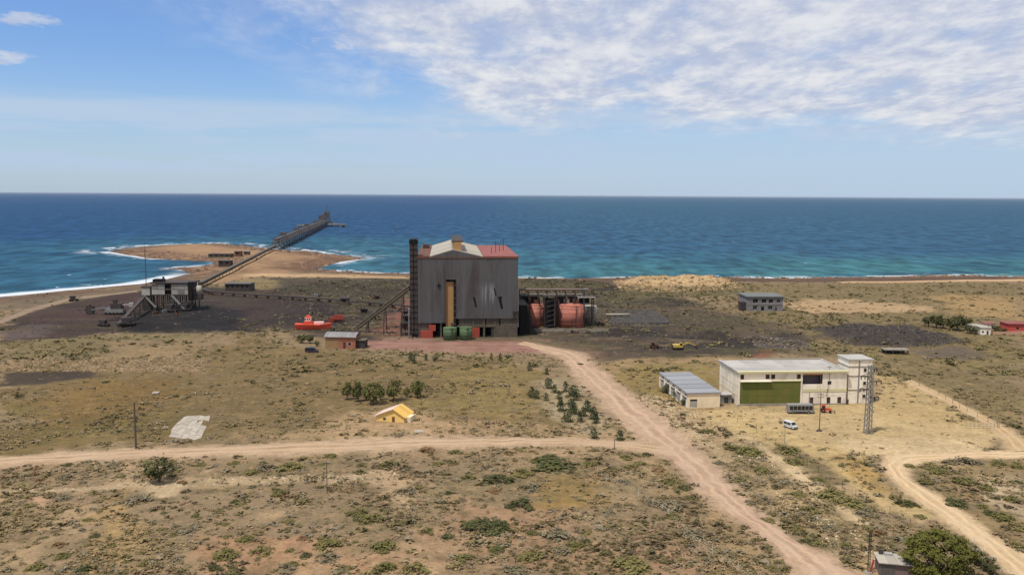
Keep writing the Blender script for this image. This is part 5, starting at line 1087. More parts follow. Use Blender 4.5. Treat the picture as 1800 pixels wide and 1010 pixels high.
fence('grey pipe rail pen at the corner of the yellow yard', [(1698, 752), (1728, 753), (1754, 752), (1752, 742)], 1.9, 1.3, m_galv, 2, .05, True, 'pipe_fence')
fence('thin wire fence along the far side of the yellow yard', [(1600, 672), (1650, 694), (1700, 725), (1756, 752)], 1.7, 6, m_wood)
fence('thin wire fence before the white hall front', [(1297, 720), (1340, 722), (1380, 724)], 1.4, 4, m_wood, 2)
# ------------------------------------------------------------------ wires on the pylon poles
def cable(label, a, b_, sag, m=m_dark, r=.03):
    n = 12; pts = [(a.lerp(b_, k / n) + Vector((0, 0, -sag * 4 * (k / n) * (1 - k / n)))) for k in range(n + 1)]; o = MB().tube([p - a for p in pts], r, 4).build('power_cable', m); o.location = a; tag(o, label, 'cable'); return o
pp = P(1440, 757); py_ = P(1525, 761); cable('thin power cable from the crossarm pole to the lattice pylon', pp + Vector((0, 0, 11)), py_ + Vector((-2, 0, 13)), .8); cable('thin power cable from the crossarm pole to the hall roof', pp + Vector((0, 0, 10.4)), hall.matrix_basis @ Vector((28, -.5, 11)), 1.5)
# ================================================================== VEHICLES
m_tyre = mat('black_tyre', (28, 27, 26), .9, .1, 2)
def wheels(t, xs_, y, r, w_=.28, m=None):
    for x in xs_:
        for s in (-1, 1):
            o = MB().wheel(x, s * y, r, r, w_).build('wheel', m_tyre, t); MB().wheel(x, s * (y + w_ * .3), r, r * .55, w_ * .5).build('rim', m_grey, o)
def bus(px, py, label, rz):
    g = P(px, py); t = thing('bus', label, 'bus', g, R(rz)); m = mat('dusty_grey_paint', (128, 126, 122), .5, .1, .6)
    MB().prism([(-4.2, .5), (4.1, .5), (4.25, 1.3), (4.05, 2.85), (3.7, 3.05), (-4.0, 3.05), (-4.2, 2.8)], -1.2, 1.2).build('body', m, t)
    for k in range(6): BX('side_window', m_glass, t, -3.8 + k * 1.27, -2.72 + k * 1.27, -1.24, -1.19, 1.35, 2.6); BX('side_window', m_glass, t, -3.8 + k * 1.27, -2.72 + k * 1.27, 1.19, 1.24, 1.35, 2.6)
    MB().prism([(4.26, 1.4), (4.3, 1.4), (4.1, 2.8), (4.06, 2.8)], -1.05, 1.05).build('windscreen', m_glass, t); BX('bumper', m_dark, t, 4.12, 4.4, -1.2, 1.2, .45, .8); BX('skirt', m_dark, t, -2, 1.6, -1.22, -1.2, .35, .85); BX('door', m_dark, t, 2.5, 3.2, 1.2, 1.23, .6, 2.5)
    for y in (-.8, .8): BX('headlight', m_whroof, t, 4.2, 4.3, y - .15, y + .15, .9, 1.1)
    wheels(t, (-2.7, 2.4), 1.1, .5); return t
bus(1406, 725.5, 'grey bus with dark windows parked before the white hall', 2)
def car(name, label, px, py, m, rz, L_=4.6, van=False, cat='car', s=1.0):
    g = P(px, py); t = thing(name, label, cat, g, R(rz)); w_ = .9
    if van: pr = [(-L_ / 2, .4), (L_ / 2, .4), (L_ / 2 + .05, 1.1), (L_ * .34, 1.25), (L_ * .22, 2.1), (-L_ / 2 + .1, 2.15), (-L_ / 2, 1.8)]
    else: pr = [(-L_ / 2, .4), (L_ / 2, .4), (L_ / 2, .85), (L_ * .25, 1.0), (L_ * .1, 1.55), (-L_ * .2, 1.58), (-L_ * .26, 1.05), (-L_ / 2, 1.0)]
    pr = [(a_ * s, b_ * s) for a_, b_ in pr]; w_ *= s
    MB().prism(pr, -w_, w_).build('body', m, t); k = len(pr)
    if van: wins_ = [(-L_ * .42, -L_ * .12, 1.25, 1.9), (-L_ * .08, L_ * .2, 1.25, 1.9)]
    else: wins_ = [(-L_ * .18, -.02, 1.05, 1.45), (.02, L_ * .12, 1.05, 1.45)]
    for x0, x1, z0, z1 in wins_:
        for y in (-1, 1): BX('side_window', m_glass, t, x0 * s, x1 * s, y * w_ - .02, y * w_ + .02, z0 * s, z1 * s)
    a_, b_ = (pr[3], pr[4]); MB().beam((a_[0] + .03, 0, a_[1] + .08), (b_[0] + .03, 0, b_[1] - .06), w_ * 1.7, .04).build('windscreen', m_glass, t)
    for y in (-.6, .6): BX('headlight', m_whroof, t, L_ / 2 * s - .02, L_ / 2 * s + .05, y * s - .12, y * s + .12, .65 * s, .8 * s)
    BX('bumper', m_dark, t, L_ / 2 * s + .01, L_ / 2 * s + .14, -w_ * .95, w_ * .95, .36 * s, .56 * s)
    wheels(t, (-L_ * .3 * s, L_ * .3 * s), w_ - .08, .36 * s, .22); return t
m_vw = mat('dusty_white_paint', (188, 188, 184), .5, .06, .8); m_vd = mat('dark_violet_paint', (56, 48, 62), .4, .08, .8)
car('van', 'dusty white van parked on the yellow yard before the bus', 1389, 752, m_vw, -62, 4.4, True, 'van'); car('van', 'dark violet van parked in the grass near the brick shed', 548, 619, m_vd, 3, 5.4, True, 'van', 1.05)
def cottage(px, py, W, h, dp, label, rz, rm):
    g = P(px, py); t = thing('cottage', label, 'house', g, R(rz))
    MB().wall((0, 0, -.4), (1, 0, 0), (0, -1, 0), W, h + .4, .25, [(W * .15, W * .35, 1.3, 2.4), (W * .6, W * .8, .4, 2.5)]).build('front_wall', m_white, t); MB().bx(0, .25, .25, dp, -.4, h).build('side_wall', m_white, t); MB().bx(W - .25, W, .25, dp, -.4, h).build('side_wall', m_white, t); MB().bx(.25, W - .25, dp - .25, dp, -.4, h).build('rear_wall', m_white, t)
    windowp(t, W * .15 + .01, W * .35 - .01, .08, .91, 1.99); BX('door', m_dark, t, W * .6 + .01, W * .8 - .01, .08, .18, 0, 2.09); MB().prism([(-.3, h + .02), (W + .3, h + .02), (W + .3, h + .3), (-.3, h + .3)], -.4, dp + .4).build('roof', rm, t)
cottage(1708, 583, 6.5, 3.0, 6, 'small white cottage with pale roof among the shade trees', 6, m_whroof); cottage(1723, 588, 5, 3.6, 5, 'taller white cottage beside the pinkish garden wall', -8, m_whroof); cottage(1733, 578, 5, 2.8, 5, 'small white cottage with red roof behind the taller cottage', 4, m_redroof)
m_yp = mat('yellow_machine_paint', (190, 162, 74), .5, .12, .6, stain=(150, 118, 60), stain_amt=.4)
g = P(1192, 614); t = thing('excavator', 'yellow excavator with outstretched arm on the dark ground', 'excavator', g, R(3))
for s in (-1, 1):
    tr = MB().prism([(-2.2, .25), (-1.8, 0), (1.8, 0), (2.2, .25), (2.2, .8), (1.8, 1.05), (-1.8, 1.05), (-2.2, .8)], s * 1.3 - .35, s * 1.3 + .35).build('track', m_black, t)
BX('undercarriage', m_dark, t, -1.4, 1.4, -.9, .9, .4, 1.1); MB().prism([(-2.6, 1.15), (1.8, 1.15), (1.8, 2.0), (.4, 2.5), (-2.4, 2.4)], -1.4, 1.4).build('house', m_yp, t)
cb = MB().prism([(.3, 2.0), (1.75, 2.0), (1.6, 3.3), (.4, 3.4)], -1.4, -.4).build('cab', m_yp, t); BX('pane', m_glass, cb, .5, 1.55, -1.43, -1.4, 2.2, 3.1)
MB().beam((1.4, .3, 1.8), (4.6, .3, 3.2), .5, .6).build('boom', m_yp, t); MB().beam((4.6, .3, 3.2), (8.4, .3, 1.8), .4, .45).build('arm', m_yp, t); MB().prism([(8.0, 1.8), (8.8, 1.9), (9.3, .9), (8.6, .3), (8.0, .8)], -.2, .8).build('bucket', m_dark, t)
MB().beam((2.4, .3, 2.5), (4.2, .3, 3.3), .16).build('ram', m_grey, t); BX('counterweight', m_dark, t, -3.0, -2.62, -1.3, 1.3, 1.2, 2.2)
def tractor(px, py, m, label, rz, s=1.0):
    g = P(px, py); t = thing('tractor', label, 'tractor', g, R(rz))
    MB().prism([(0, .8 * s), (1.9 * s, .8 * s), (1.9 * s, 1.5 * s), (0, 1.7 * s)], -.4 * s, .4 * s).build('bonnet', m, t); cb = MB().prism([(-1.4 * s, 1.0 * s), (0, 1.0 * s), (-.1 * s, 2.5 * s), (-1.3 * s, 2.5 * s)], -.65 * s, .65 * s).build('cab', m, t)
    for y in (-1, 1): BX('pane', m_glass, cb, -1.1 * s, -.2 * s, y * .66 * s - .015, y * .66 * s + .015, 1.6 * s, 2.3 * s)
    BX('cab_roof', m, t, -1.5 * s, .1 * s, -.75 * s, .75 * s, 2.52 * s, 2.65 * s); MB().tube([(1.2 * s, .2 * s, 1.5 * s), (1.2 * s, .2 * s, 2.4 * s)], .05 * s).build('exhaust', m_dark, t)
    for y in (-1, 1): o = MB().wheel(-.8 * s, y * .85 * s, .8 * s, .8 * s, .4 * s).build('wheel', m_tyre, t); MB().wheel(-.8 * s, y * .9 * s, .8 * s, .4 * s, .36 * s).build('rim', m_red, o); MB().wheel(1.5 * s, y * .7 * s, .45 * s, .45 * s, .25 * s).build('wheel', m_tyre, t)
    MB().beam((1.8 * s, -.5 * s, .9 * s), (3 * s, -.5 * s, .5 * s), .12 * s).beam((1.8 * s, .5 * s, .9 * s), (3 * s, .5 * s, .5 * s), .12 * s).bx(2.9 * s, 3.1 * s, -.9 * s, .9 * s, .2 * s, .9 * s).build('front_loader', m_dark, t); return t
tractor(1451, 724.5, mat('orange_red_paint', (176, 78, 56), .5, .1, .8), 'small orange red tractor beside the bus', -20, .95); tractor(1150, 612, m_rust, 'dark rusty tractor standing apart from the yellow excavator', 10, 1.1)
# ================================================================== VEGETATION
def leafcloud(pts, size, r, flat=.5, out=None):
    """many small leaf faces at pts (n,3); returns verts, quads"""
    n = len(pts); nrm = r.normal(size=(n, 3)) * (.55 if out is not None else 1); nrm[:, 2] = np.abs(nrm[:, 2]) + flat
    if out is not None: nrm = nrm + out * .8
    nrm /= np.linalg.norm(nrm, axis=1)[:, None]
    a = np.cross(nrm, r.normal(size=(n, 3))); a /= np.linalg.norm(a, axis=1)[:, None] + 1e-9; b = np.cross(nrm, a)
    s = (size * r.uniform(.6, 1.4, n))[:, None]; l = s * r.uniform(1.0, 1.7, n)[:, None]
    v = np.stack([pts - a * l, pts - b * s * .8, pts + a * l, pts + b * s * .8], 1).reshape(-1, 3)
    return v, np.arange(4 * n).reshape(n, 4)
def npmesh(name, v, q, m, colr=None):
    me = bpy.data.meshes.new(name); me.vertices.add(len(v)); me.vertices.foreach_set('co', np.asarray(v, np.float32).ravel())
    k = q.shape[1]; me.loops.add(q.size); me.polygons.add(len(q)); me.loops.foreach_set('vertex_index', q.ravel().astype(np.int32)); me.polygons.foreach_set('loop_start', np.arange(len(q), dtype=np.int32) * k)
    me.update(); me.validate()
    if colr is not None: vcol(me, 'Col', colr)
    me.materials.append(m); return me
def clumped(r, nclump, per, R3, spread, shell=.5, zmin=-9):
    c = r.normal(size=(nclump, 3)); c /= np.linalg.norm(c, axis=1)[:, None]; c *= (r.uniform(shell ** 3, 1, nclump) ** (1 / 3))[:, None]; c *= np.array(R3)
    c = c[c[:, 2] > zmin]
    p = np.repeat(c, per, 0) + r.normal(size=(len(c) * per, 3)) * np.array(spread); return p
LM = {'olive': leafmat('olive_leaves', (96, 92, 50), (116, 106, 64)), 'grey': leafmat('grey_green_leaves', (106, 98, 74), (126, 114, 90)),
      'dark': leafmat('dark_green_leaves', (66, 68, 38), (82, 82, 48)), 'pine': leafmat('pine_needles', (50, 60, 36), (72, 78, 48)),
      'bright': leafmat('mid_green_leaves', (72, 76, 36), (98, 96, 52)), 'brown': leafmat('dry_brown_leaves', (112, 86, 58), (132, 104, 74))}
m_bark = mat('grey_bark', (96, 82, 66), .95, .3, 3)
SH = {}
for i in range(6):
    r = np.random.default_rng(100 + i); p = clumped(r, 64, 12, (.85, .85, .75), (.12, .12, .09), .62, -.1); p[:, 2] = np.abs(p[:, 2]) * r.uniform(.75, 1.0) + .02
    v, q = leafcloud(p, .075, r, .55, p / (np.linalg.norm(p, axis=1)[:, None] + .2))
    for kk in ('olive', 'grey', 'dark', 'brown'): SH[kk, i] = npmesh('shrub_foliage', v, q, LM[kk])
ZONE = {'fore': 'on the scrub plain below the narrow dirt track', 'verge': 'on the slope between the wide road and the loop track', 'mid': 'on the open ground above the narrow dirt track', 'east': 'beyond the pale loop track', 'plain': 'on the dry plain around the far dark heap'}
NOUN = {'olive': 'low olive shrub', 'grey': 'low grey green saltbush', 'dark': 'dark green rounded bush', 'brown': 'dry brownish shrub'}
nsh = [0]
LANDM = {'fore': [(P(575, 866).xy, 20, 'near the thin dark pole standing alone'), (P(278, 842).xy, 18, 'near the lone dark green tree'), (P(1122, 872).xy, 13, 'beside the pale post fence'), (P(1200, 935).xy, 13, 'at the lower end of the pale post fence'), (P(1080, 789).xy, 16, 'near the short dark post at the track junction'),
   (P(60, 880).xy, 16, 'around the small pinkish bare patch')] + [(P(x, 812).xy, 11, 'along the lower edge of the narrow dirt track') for x in range(20, 1040, 90)],
 'mid': [(P(331, 752).xy, 26, 'around the broken concrete slab'), (P(687, 735).xy, 22, 'around the small yellow house'), (P(239, 788).xy, 14, 'near the thick telegraph pole'), (P(990, 705).xy, 24, 'among the young pines'), (P(655, 700).xy, 26, 'near the leafy grove')],
 'verge': [(P(1200, 705).xy, 12, 'below the garage row'), (P(1526, 1000).xy, 14, 'near the thin mast and grey hut'), (P(1379, 779).xy, 12, 'near the thin pale post')],
 'plain': [(P(1345, 545).xy, 40, 'around the grey two storey block'), (P(1680, 578).xy, 30, 'near the shade trees and red house')]}
def shrub(px, py, wpx, kk, zone, hr=None):
    g = P(px, py); w_ = wpx * mpp(py, px) / 2; o = link('shrub', SH[kk, random.randrange(6)]); o.location = (g.x, g.y + w_ * .3, g.z - .08)
    hh = hr or random.uniform(.5, .8); o.scale = (w_, w_ * random.uniform(.8, 1.1), min(w_ * hh, 2.2)); o.rotation_euler = (0, 0, random.uniform(0, 6.3))
    size = 'broad ' if w_ > 2.6 else ('small ' if w_ < 1.3 else ''); ph = ZONE[zone]
    if zone in LANDM:
        best = min(LANDM[zone], key=lambda q: (q[0] - g.xy).length / q[1])
        if (best[0] - g.xy).length < best[1]: ph = best[2]
    lb = size + NOUN[kk] + ' ' + ph
    tag(o, lb, 'shrub', size + NOUN[kk].replace('bush', 'bushe') + 's ' + ph); nsh[0] += 1; return o
D, GR, O, B_ = 'dark', 'grey', 'olive', 'brown'
fore = [(850, 932, 92, D), (672, 965, 55, O), (791, 868, 24, D), (712, 868, 42, GR), (627, 905, 42, O), (650, 918, 52, O), (750, 938, 34, O), (787, 945, 30, D), (575, 962, 58, O), (570, 985, 50, GR), (537, 978, 26, D), (870, 968, 42, D),
 (815, 985, 42, O), (505, 918, 26, O), (530, 948, 24, B_), (500, 1003, 46, GR), (597, 1006, 32, GR), (675, 1003, 46, O), (732, 1006, 52, O), (580, 803, 30, O), (750, 793, 30, B_), (800, 797, 30, O), (770, 817, 26, O), (792, 815, 26, O), (682, 820, 42, O),
 (635, 820, 26, O), (505, 825, 56, O), (465, 826, 42, GR), (875, 848, 62, D), (822, 842, 32, O), (895, 892, 22, D), (967, 822, 92, D), (1035, 818, 30, O), (918, 835, 46, O), (917, 893, 62, D), (880, 930, 56, D), (927, 862, 46, GR), (977, 945, 62, GR),
 (1032, 955, 30, D), (1010, 965, 42, O), (990, 972, 42, GR), (937, 982, 46, O), (870, 968, 30, O), (1070, 902, 30, GR), (995, 1001, 22, D), (905, 1006, 46, GR), (1110, 1002, 82, O), (967, 806, 36, D), (1140, 801, 24, D), (1100, 806, 32, O), (1110, 822, 30, O),
 (1158, 828, 30, B_), (1207, 860, 32, D), (1177, 850, 36, O), (1095, 850, 32, GR), (1147, 888, 32, GR), (1178, 893, 52, GR), (1183, 910, 32, O), (1215, 945, 62, GR), (940, 812, 22, O), (895, 800, 16, B_), (915, 792, 22, O), (935, 794, 16, B_),
 (115, 818, 22, D), (62, 825, 22, B_), (46, 827, 14, D), (112, 842, 32, GR), (68, 845, 20, B_), (210, 838, 22, O), (108, 878, 36, GR), (240, 882, 54, GR), (50, 890, 30, O), (84, 922, 22, D), (287, 902, 15, D), (343, 908, 22, O), (325, 935, 42, GR), (218, 912, 14, D),
 (165, 943, 22, D), (78, 945, 16, O), (362, 948, 15, D), (400, 945, 22, O), (412, 883, 20, D), (432, 893, 18, D), (393, 922, 22, O), (395, 980, 52, O), (375, 1000, 30, D), (405, 1008, 26, O), (175, 968, 16, D), (169, 983, 22, D), (220, 988, 20, O),
 (107, 980, 32, O), (252, 993, 32, O), (197, 960, 20, O), (5, 885, 16, O), (8, 905, 20, D), (352, 818, 22, O), (410, 815, 24, O), (440, 833, 30, O), (300, 828, 40, GR), (262, 840, 30, B_), (430, 950, 40, O), (455, 975, 50, O), (310, 985, 36, GR), (60, 1000, 40, O), (145, 1003, 36, D)]
for a_ in fore: shrub(a_[0], a_[1], a_[2], a_[3], 'fore')
verge = [(1439, 845, 32, O), (1528, 905, 44, GR), (1595, 888, 38, D), (1610, 890, 26, D), (1400, 815, 44, O), (1383, 795, 52, O), (1317, 797, 62, O), (1470, 875, 64, O), (1495, 888, 58, O), (1380, 850, 26, GR), (1405, 872, 32, O), (1320, 885, 26, GR), (1400, 930, 32, O),
 (1420, 955, 32, D), (1440, 958, 32, O), (1580, 912, 22, GR), (1620, 910, 26, O), (1285, 790, 30, O), (1340, 830, 36, O), (1425, 900, 40, O), (1460, 930, 30, GR), (1250, 760, 22, O), (1230, 745, 16, B_), (1265, 815, 26, GR), (1300, 845, 30, O), (1350, 915, 26, O), (1490, 960, 30, O), (1545, 940, 36, B_), (1185, 695, 14, D), (1200, 705, 18, D), (1170, 688, 20, D)]
for a_ in verge: shrub(a_[0], a_[1], a_[2], a_[3], 'verge')
east = [(1683, 888, 48, D), (1630, 850, 32, O), (1600, 820, 26, O), (1675, 815, 36, GR), (1700, 815, 42, GR), (1635, 825, 32, O), (1655, 833, 42, O), (1697, 850, 48, O), (1790, 848, 22, D), (1730, 893, 30, O), (1765, 912, 42, O), (1740, 860, 40, O), (1780, 880, 30, O), (1790, 930, 40, O), (1720, 815, 30, GR), (1760, 818, 36, O), (1790, 822, 30, O), (1745, 905, 30, D), (1790, 962, 30, O)]
for a_ in east: shrub(a_[0], a_[1], a_[2], a_[3], 'east')
r = random.Random(5)
INMID = lambda a, b: (b > 640 and b < 768 and a < 1040 and not (640 < a < 730 and 705 < b < 745) and not (285 < a < 380 and 725 < b < 780))
while nsh[0] < 225:
    a, b = r.uniform(0, 1050), r.uniform(640, 766)
    if INMID(a, b) and b > 640 + 30 * (a < 400) : shrub(a, b, r.uniform(6, 15), r.choice('olive dark brown grey olive dark'.split()), 'mid')
while nsh[0] < 270:
    a, b = r.uniform(1320, 1795), r.uniform(505, 740)
    if a > 1560 + (b - 640) * 1.9 if b > 630 else not (1415 < a < 1700 and b > 565): shrub(a, b, r.uniform(6, 16), r.choice((O, O, D, B_)), 'plain')
while nsh[0] < 300:
    a, b = r.uniform(0, 1150), r.uniform(810, 1005); shrub(a, b, r.uniform(14, 30), r.choice((O, GR, B_, O)), 'fore')
# ---- trees
def tree_meshes(kind, seed, kk):
    r = np.random.default_rng(seed); t = MB()
    if kind == 'pine':
        t.tube([(0, 0, -.05), (0, 0, .5), (.02, 0, .95)], [.035, .025, .006], 6); P_ = []
        for k in range(15):
            z = .12 + .82 * k / 15; n = 24; rad = (.46 * (1 - z) ** .55 + .05) * r.uniform(.6, 1.2); a = r.uniform(0, 6.28, n); d = rad * r.uniform(.3, 1.15, n); P_.append(np.stack([np.cos(a) * d, np.sin(a) * d, z - d * .25 + r.normal(0, .02, n)], 1))
        p = np.vstack(P_); v, q = leafcloud(p, .045, r, .3, p * np.array([1.5, 1.5, 0]))
    else:
        t.tube([(0, 0, -.05), (.01, .01, .18), (.03, 0, .34)], [.045, .034, .026], 7)
        for k in range(5):
            a = k * 1.26 + r.uniform(-.3, .3); e = (math.cos(a) * .3, math.sin(a) * .3, .62 + r.uniform(-.08, .1)); t.tube([(.02, 0, .26), (e[0] * .5, e[1] * .5, .46), e], [.022, .014, .006], 5)
        p = clumped(r, 44, 20, (.44, .44, .34), (.065, .065, .055), .4); p[:, 2] += .52; p = p[p[:, 2] > .06]; v, q = leafcloud(p, .036, r, .5, (p - np.array([0, 0, .5])) * 1.6)
    return t.mesh('trunk', m_bark, True), npmesh('crown', v, q, LM[kk])
TM = {}
for i in range(3):
    TM['pine', i] = tree_meshes('pine', 30 + i, 'pine'); TM['round', i] = tree_meshes('round', 40 + i, 'bright'); TM['darkround', i] = tree_meshes('round', 50 + i, 'dark')
def tree(px, py, hpx, wr, kind, name, label, group=None):
    g = P(px, py); h = hpx * mpp(py, px); t = thing(name, label, 'tree', (g.x, g.y, g.z), random.uniform(0, 6), group); a, b = TM[kind, random.randrange(3)]
    for nm, me in (('trunk', a), ('crown', b)): o = link(nm, me, t); o.scale = (h * wr, h * wr * .9, h * (.85 if kind == 'pine' else 1))
    t.rotation_euler = (random.uniform(-.08, .08), random.uniform(-.08, .08), t.rotation_euler[2])
    return t
for (x, y, h, wr) in ((610, 702, 38, .62), (630, 705, 42, .6), (656, 710, 46, .8), (669, 702, 28, .7), (692, 704, 42, .8), (734, 698, 36, .8), (715, 698, 20, .8), (644, 703, 24, .7)):
    tree(x, y, h, wr, 'round', 'leafy_tree', 'small leafy green tree in the grove behind the yellow house', 'grove behind the yellow house')
for (x, y, h, wr) in ((931, 651, 20, .7), (961, 658, 16, .7), (964, 682, 24, .9), (935, 698, 26, .7), (943, 700, 20, .7), (975, 690, 20, .8), (994, 688, 24, .7), (983, 701, 20, .8), (1006, 695, 24, .9), (1012, 703, 26, .8), (1004, 720, 26, .8), (1010, 727, 28, .8), (986, 722, 28, .8), (997, 741, 30, .8), (1020, 741, 26, .7),
                      (1033, 722, 26, .9), (1043, 736, 28, .8), (1047, 743, 24, .8), (1045, 770, 24, 1.0), (1089, 773, 24, 1.0), (960, 703, 18, .8), (1026, 731, 22, .8)):
    tree(x, y, h, wr, 'pine', 'young_pine', 'young dark pine in the loose row beside the wide dirt road', 'young pines beside the wide road')
for (x, y, h, wr, lb) in ((721, 634, 20, .7, 'pair of'), (728, 638, 20, .8, ''), (749, 633, 16, .6, ''), (864, 633, 18, .45, ''), (879, 634, 19, .45, ''), (765, 634, 9, 1.6, ''), (893, 631, 9, 1.8, '')):
    tree(x, y, h, wr, 'pine' if wr < 1 else 'darkround', 'roadside_tree', 'small dark tree in the gap between the plant road and the grove', 'small dark trees below the plant road')
for (x, y, h, wr) in ((530, 603, 18, .95), (545, 603, 17, 1.0), (557, 608, 11, 1.2)): tree(x, y, h, wr, 'darkround', 'dark_tree', 'dark bushy tree beside the plastered end of the brick shed', 'dark trees by the brick shed')
for (x, y, h, wr) in ((1632, 573, 20, 1.2), (1646, 576, 28, 1.1), (1657, 577, 22, 1.1), (1684, 581, 34, 1.05), (1672, 579, 20, 1.2), (1706, 586, 17, 1.6), (1697, 570, 14, 1.6), (1752, 582, 12, 1.3), (1762, 586, 12, 1.5)): tree(x, y, h, wr, 'darkround', 'shade_tree', 'dark green shade tree in the clump near the red house', 'shade trees near the red house')
tree(280, 846, 50, 1.15, 'darkround', 'lone_tree', 'lone dark green tree just below the narrow dirt track'); 
# big leafy bush bottom right
g = P(1648, 1012); t = thing('leafy_bush', 'big dense leafy bush beside the grey hut', 'bush', g); r_ = np.random.default_rng(77); s_ = 6.0
p = clumped(r_, 330, 44, (6.3, 4.6, 4.9), (.36, .36, .28), .74, -4.0); p[:, 2] = p[:, 2] * .95 + 4.0; p[:, 0] *= (1 + .12 * np.sin(p[:, 2] * 2 + p[:, 1])); p = p[p[:, 2] > .05]
v, q = leafcloud(p, .16, r_, .4, (p - np.array([0, 0, 3.5])) / 6); link('crown', npmesh('crown', v, q, leafmat('glossy_olive_leaves', (62, 68, 26), (94, 92, 40))), t)
tk = MB()
for k in range(6): a = k * 1.05; tk.tube([(0, 0, -.2), (math.cos(a) * 1.2, math.sin(a), 1.6), (math.cos(a) * 3.2, math.sin(a) * 2.6, 4.6)], [.28, .18, .06], 6)
tk.build('trunk', m_bark, t)
for k, (x, y, h) in enumerate(((1722, 992, 28), (1735, 1002, 26), (1745, 1010, 22))): tree(x, y, h, 1.1, 'darkround', 'low_bush_tree', 'low dark bush in the row between the leafy bush and the loop track', 'low bushes by the leafy bush')
for (x, y, h) in ((1173, 690, 18), (1190, 700, 16), (1203, 712, 14)): tree(x, y, h, 1.3, 'darkround', 'hedge_bush', 'green hedge bush against the open bays of the garage row', 'hedge at the garages')
# ---- uncountable ground cover
def visible_pts(n, y0, y1, r, power=0):
    y = y0 * (y1 / y0) ** r.random(n); x = r.uniform(-.68, .68, n) * y; return x, y
BLD = [(o.location.x, o.location.y) for o in ()]
HULLS = [GP(p) for p in ([(1160, 655), (1268, 650), (1275, 716), (1205, 720)], [(1255, 630), (1480, 625), (1540, 640), (1540, 712), (1290, 716)], [(650, 742), (665, 715), (722, 715), (725, 742)], [(286, 772), (318, 728), (376, 728), (356, 776)],
        [(722, 600), (722, 480), (915, 480), (915, 600)], [(1380, 730), (1380, 708), (1470, 708), (1470, 730)], [(1530, 1030), (1530, 975), (1615, 975), (1620, 1030)], [(1310, 548), (1310, 512), (1378, 512), (1378, 548)], [(560, 614), (565, 585), (645, 585), (645, 614)])]
def keep(x, y, dens, r):
    c, d = paint(x, y); k = r.random(len(x)) < d * dens
    for rp in ROADPOLY + HULLS: k &= sdf(rp, x, y) < -.5
    return k
def stuff(name, n, y0, y1, seed, nq, rad, hh, leaf, cols, label, upright=False, dens=None, xy=None):
    r = np.random.default_rng(seed); x, y = visible_pts(n, y0, y1, r) if xy is None else xy; cl = .16 + 2.0 * sm(fbm(x, y, 17, 4, .62, 21) + .5 * fbm(x, y, 5, 3, .6, 22), -.06, .24)
    k = keep(x, y, cl if dens is None else dens, r); x = x[k]; y = y[k]; z = H(x, y); n = len(x)
    R_ = r.uniform(*rad, n) * (.65 + .9 * r.random(n) ** 3); Hh = R_ * r.uniform(*hh, n); a = r.uniform(0, 6.28, (n, nq)); d = np.sqrt(r.random((n, nq))) * R_[:, None]
    zz = np.sqrt(np.clip(1 - (d / R_[:, None]) ** 2, 0, 1)) * Hh[:, None] * r.uniform(.35, 1, (n, nq))
    p = np.stack([x[:, None] + np.cos(a) * d, y[:, None] + np.sin(a) * d, z[:, None] + zz - .02], 2).reshape(-1, 3)
    v, q = leafcloud(p, 1.0, r, .9, np.zeros(3)); c0 = np.repeat(p, 4, 0); sc = np.repeat(np.repeat(R_ * leaf, nq), 4)[:, None]; v = c0 + (v - c0) * sc
    if upright: v[:, 2] = c0[:, 2] + np.abs(v[:, 2] - c0[:, 2]) * 1.6
    cc = np.array([lin(c) for c in cols]); sp_ = np.clip((fbm(x, y, 24, 3, .6, 61) + .28) / .56 * len(cc) + r.normal(0, .8, n), 0, len(cc) - 1).astype(int); ci = cc[sp_] * r.uniform(.75, 1.25, (n, 1)); colr = np.repeat(np.repeat(ci, nq, 0) * r.uniform(.85, 1.15, (n * nq, 1)), 4, 0)
    o = link(name, npmesh(name, v, q, leafmat('scrub_leaves', (0, 0, 0), (0, 0, 0), True), colr)); tag(o, label, None, None, 'stuff'); return o
stuff('scrub', 46000, 138, 760, 1, 16, (.35, 1.0), (.4, .75), .30, [(116, 102, 68), (122, 106, 74), (104, 94, 60), (128, 112, 86), (118, 108, 88), (92, 84, 52), (126, 104, 78), (76, 72, 44), (86, 76, 54)], 'low scrub tufts scattered all over the dry plain')
YX = (lambda r: (r.uniform(-160, 190, 5200), r.uniform(430, 690, 5200)))(np.random.default_rng(88))
stuff('far_scrub', 12000, 330, 720, 6, 12, (.6, 1.7), (.35, .6), .32, [(98, 92, 56), (108, 98, 62), (86, 82, 48), (118, 104, 70), (74, 72, 42)], 'distant low bushes dotting the far plain')
stuff('dry_grass', 62000, 138, 460, 2, 5, (.22, .55), (.4, .8), .42, [(136, 116, 82), (126, 108, 74), (142, 122, 92), (112, 98, 64), (104, 90, 60), (124, 106, 84)], 'short dry grass between the shrubs', True)
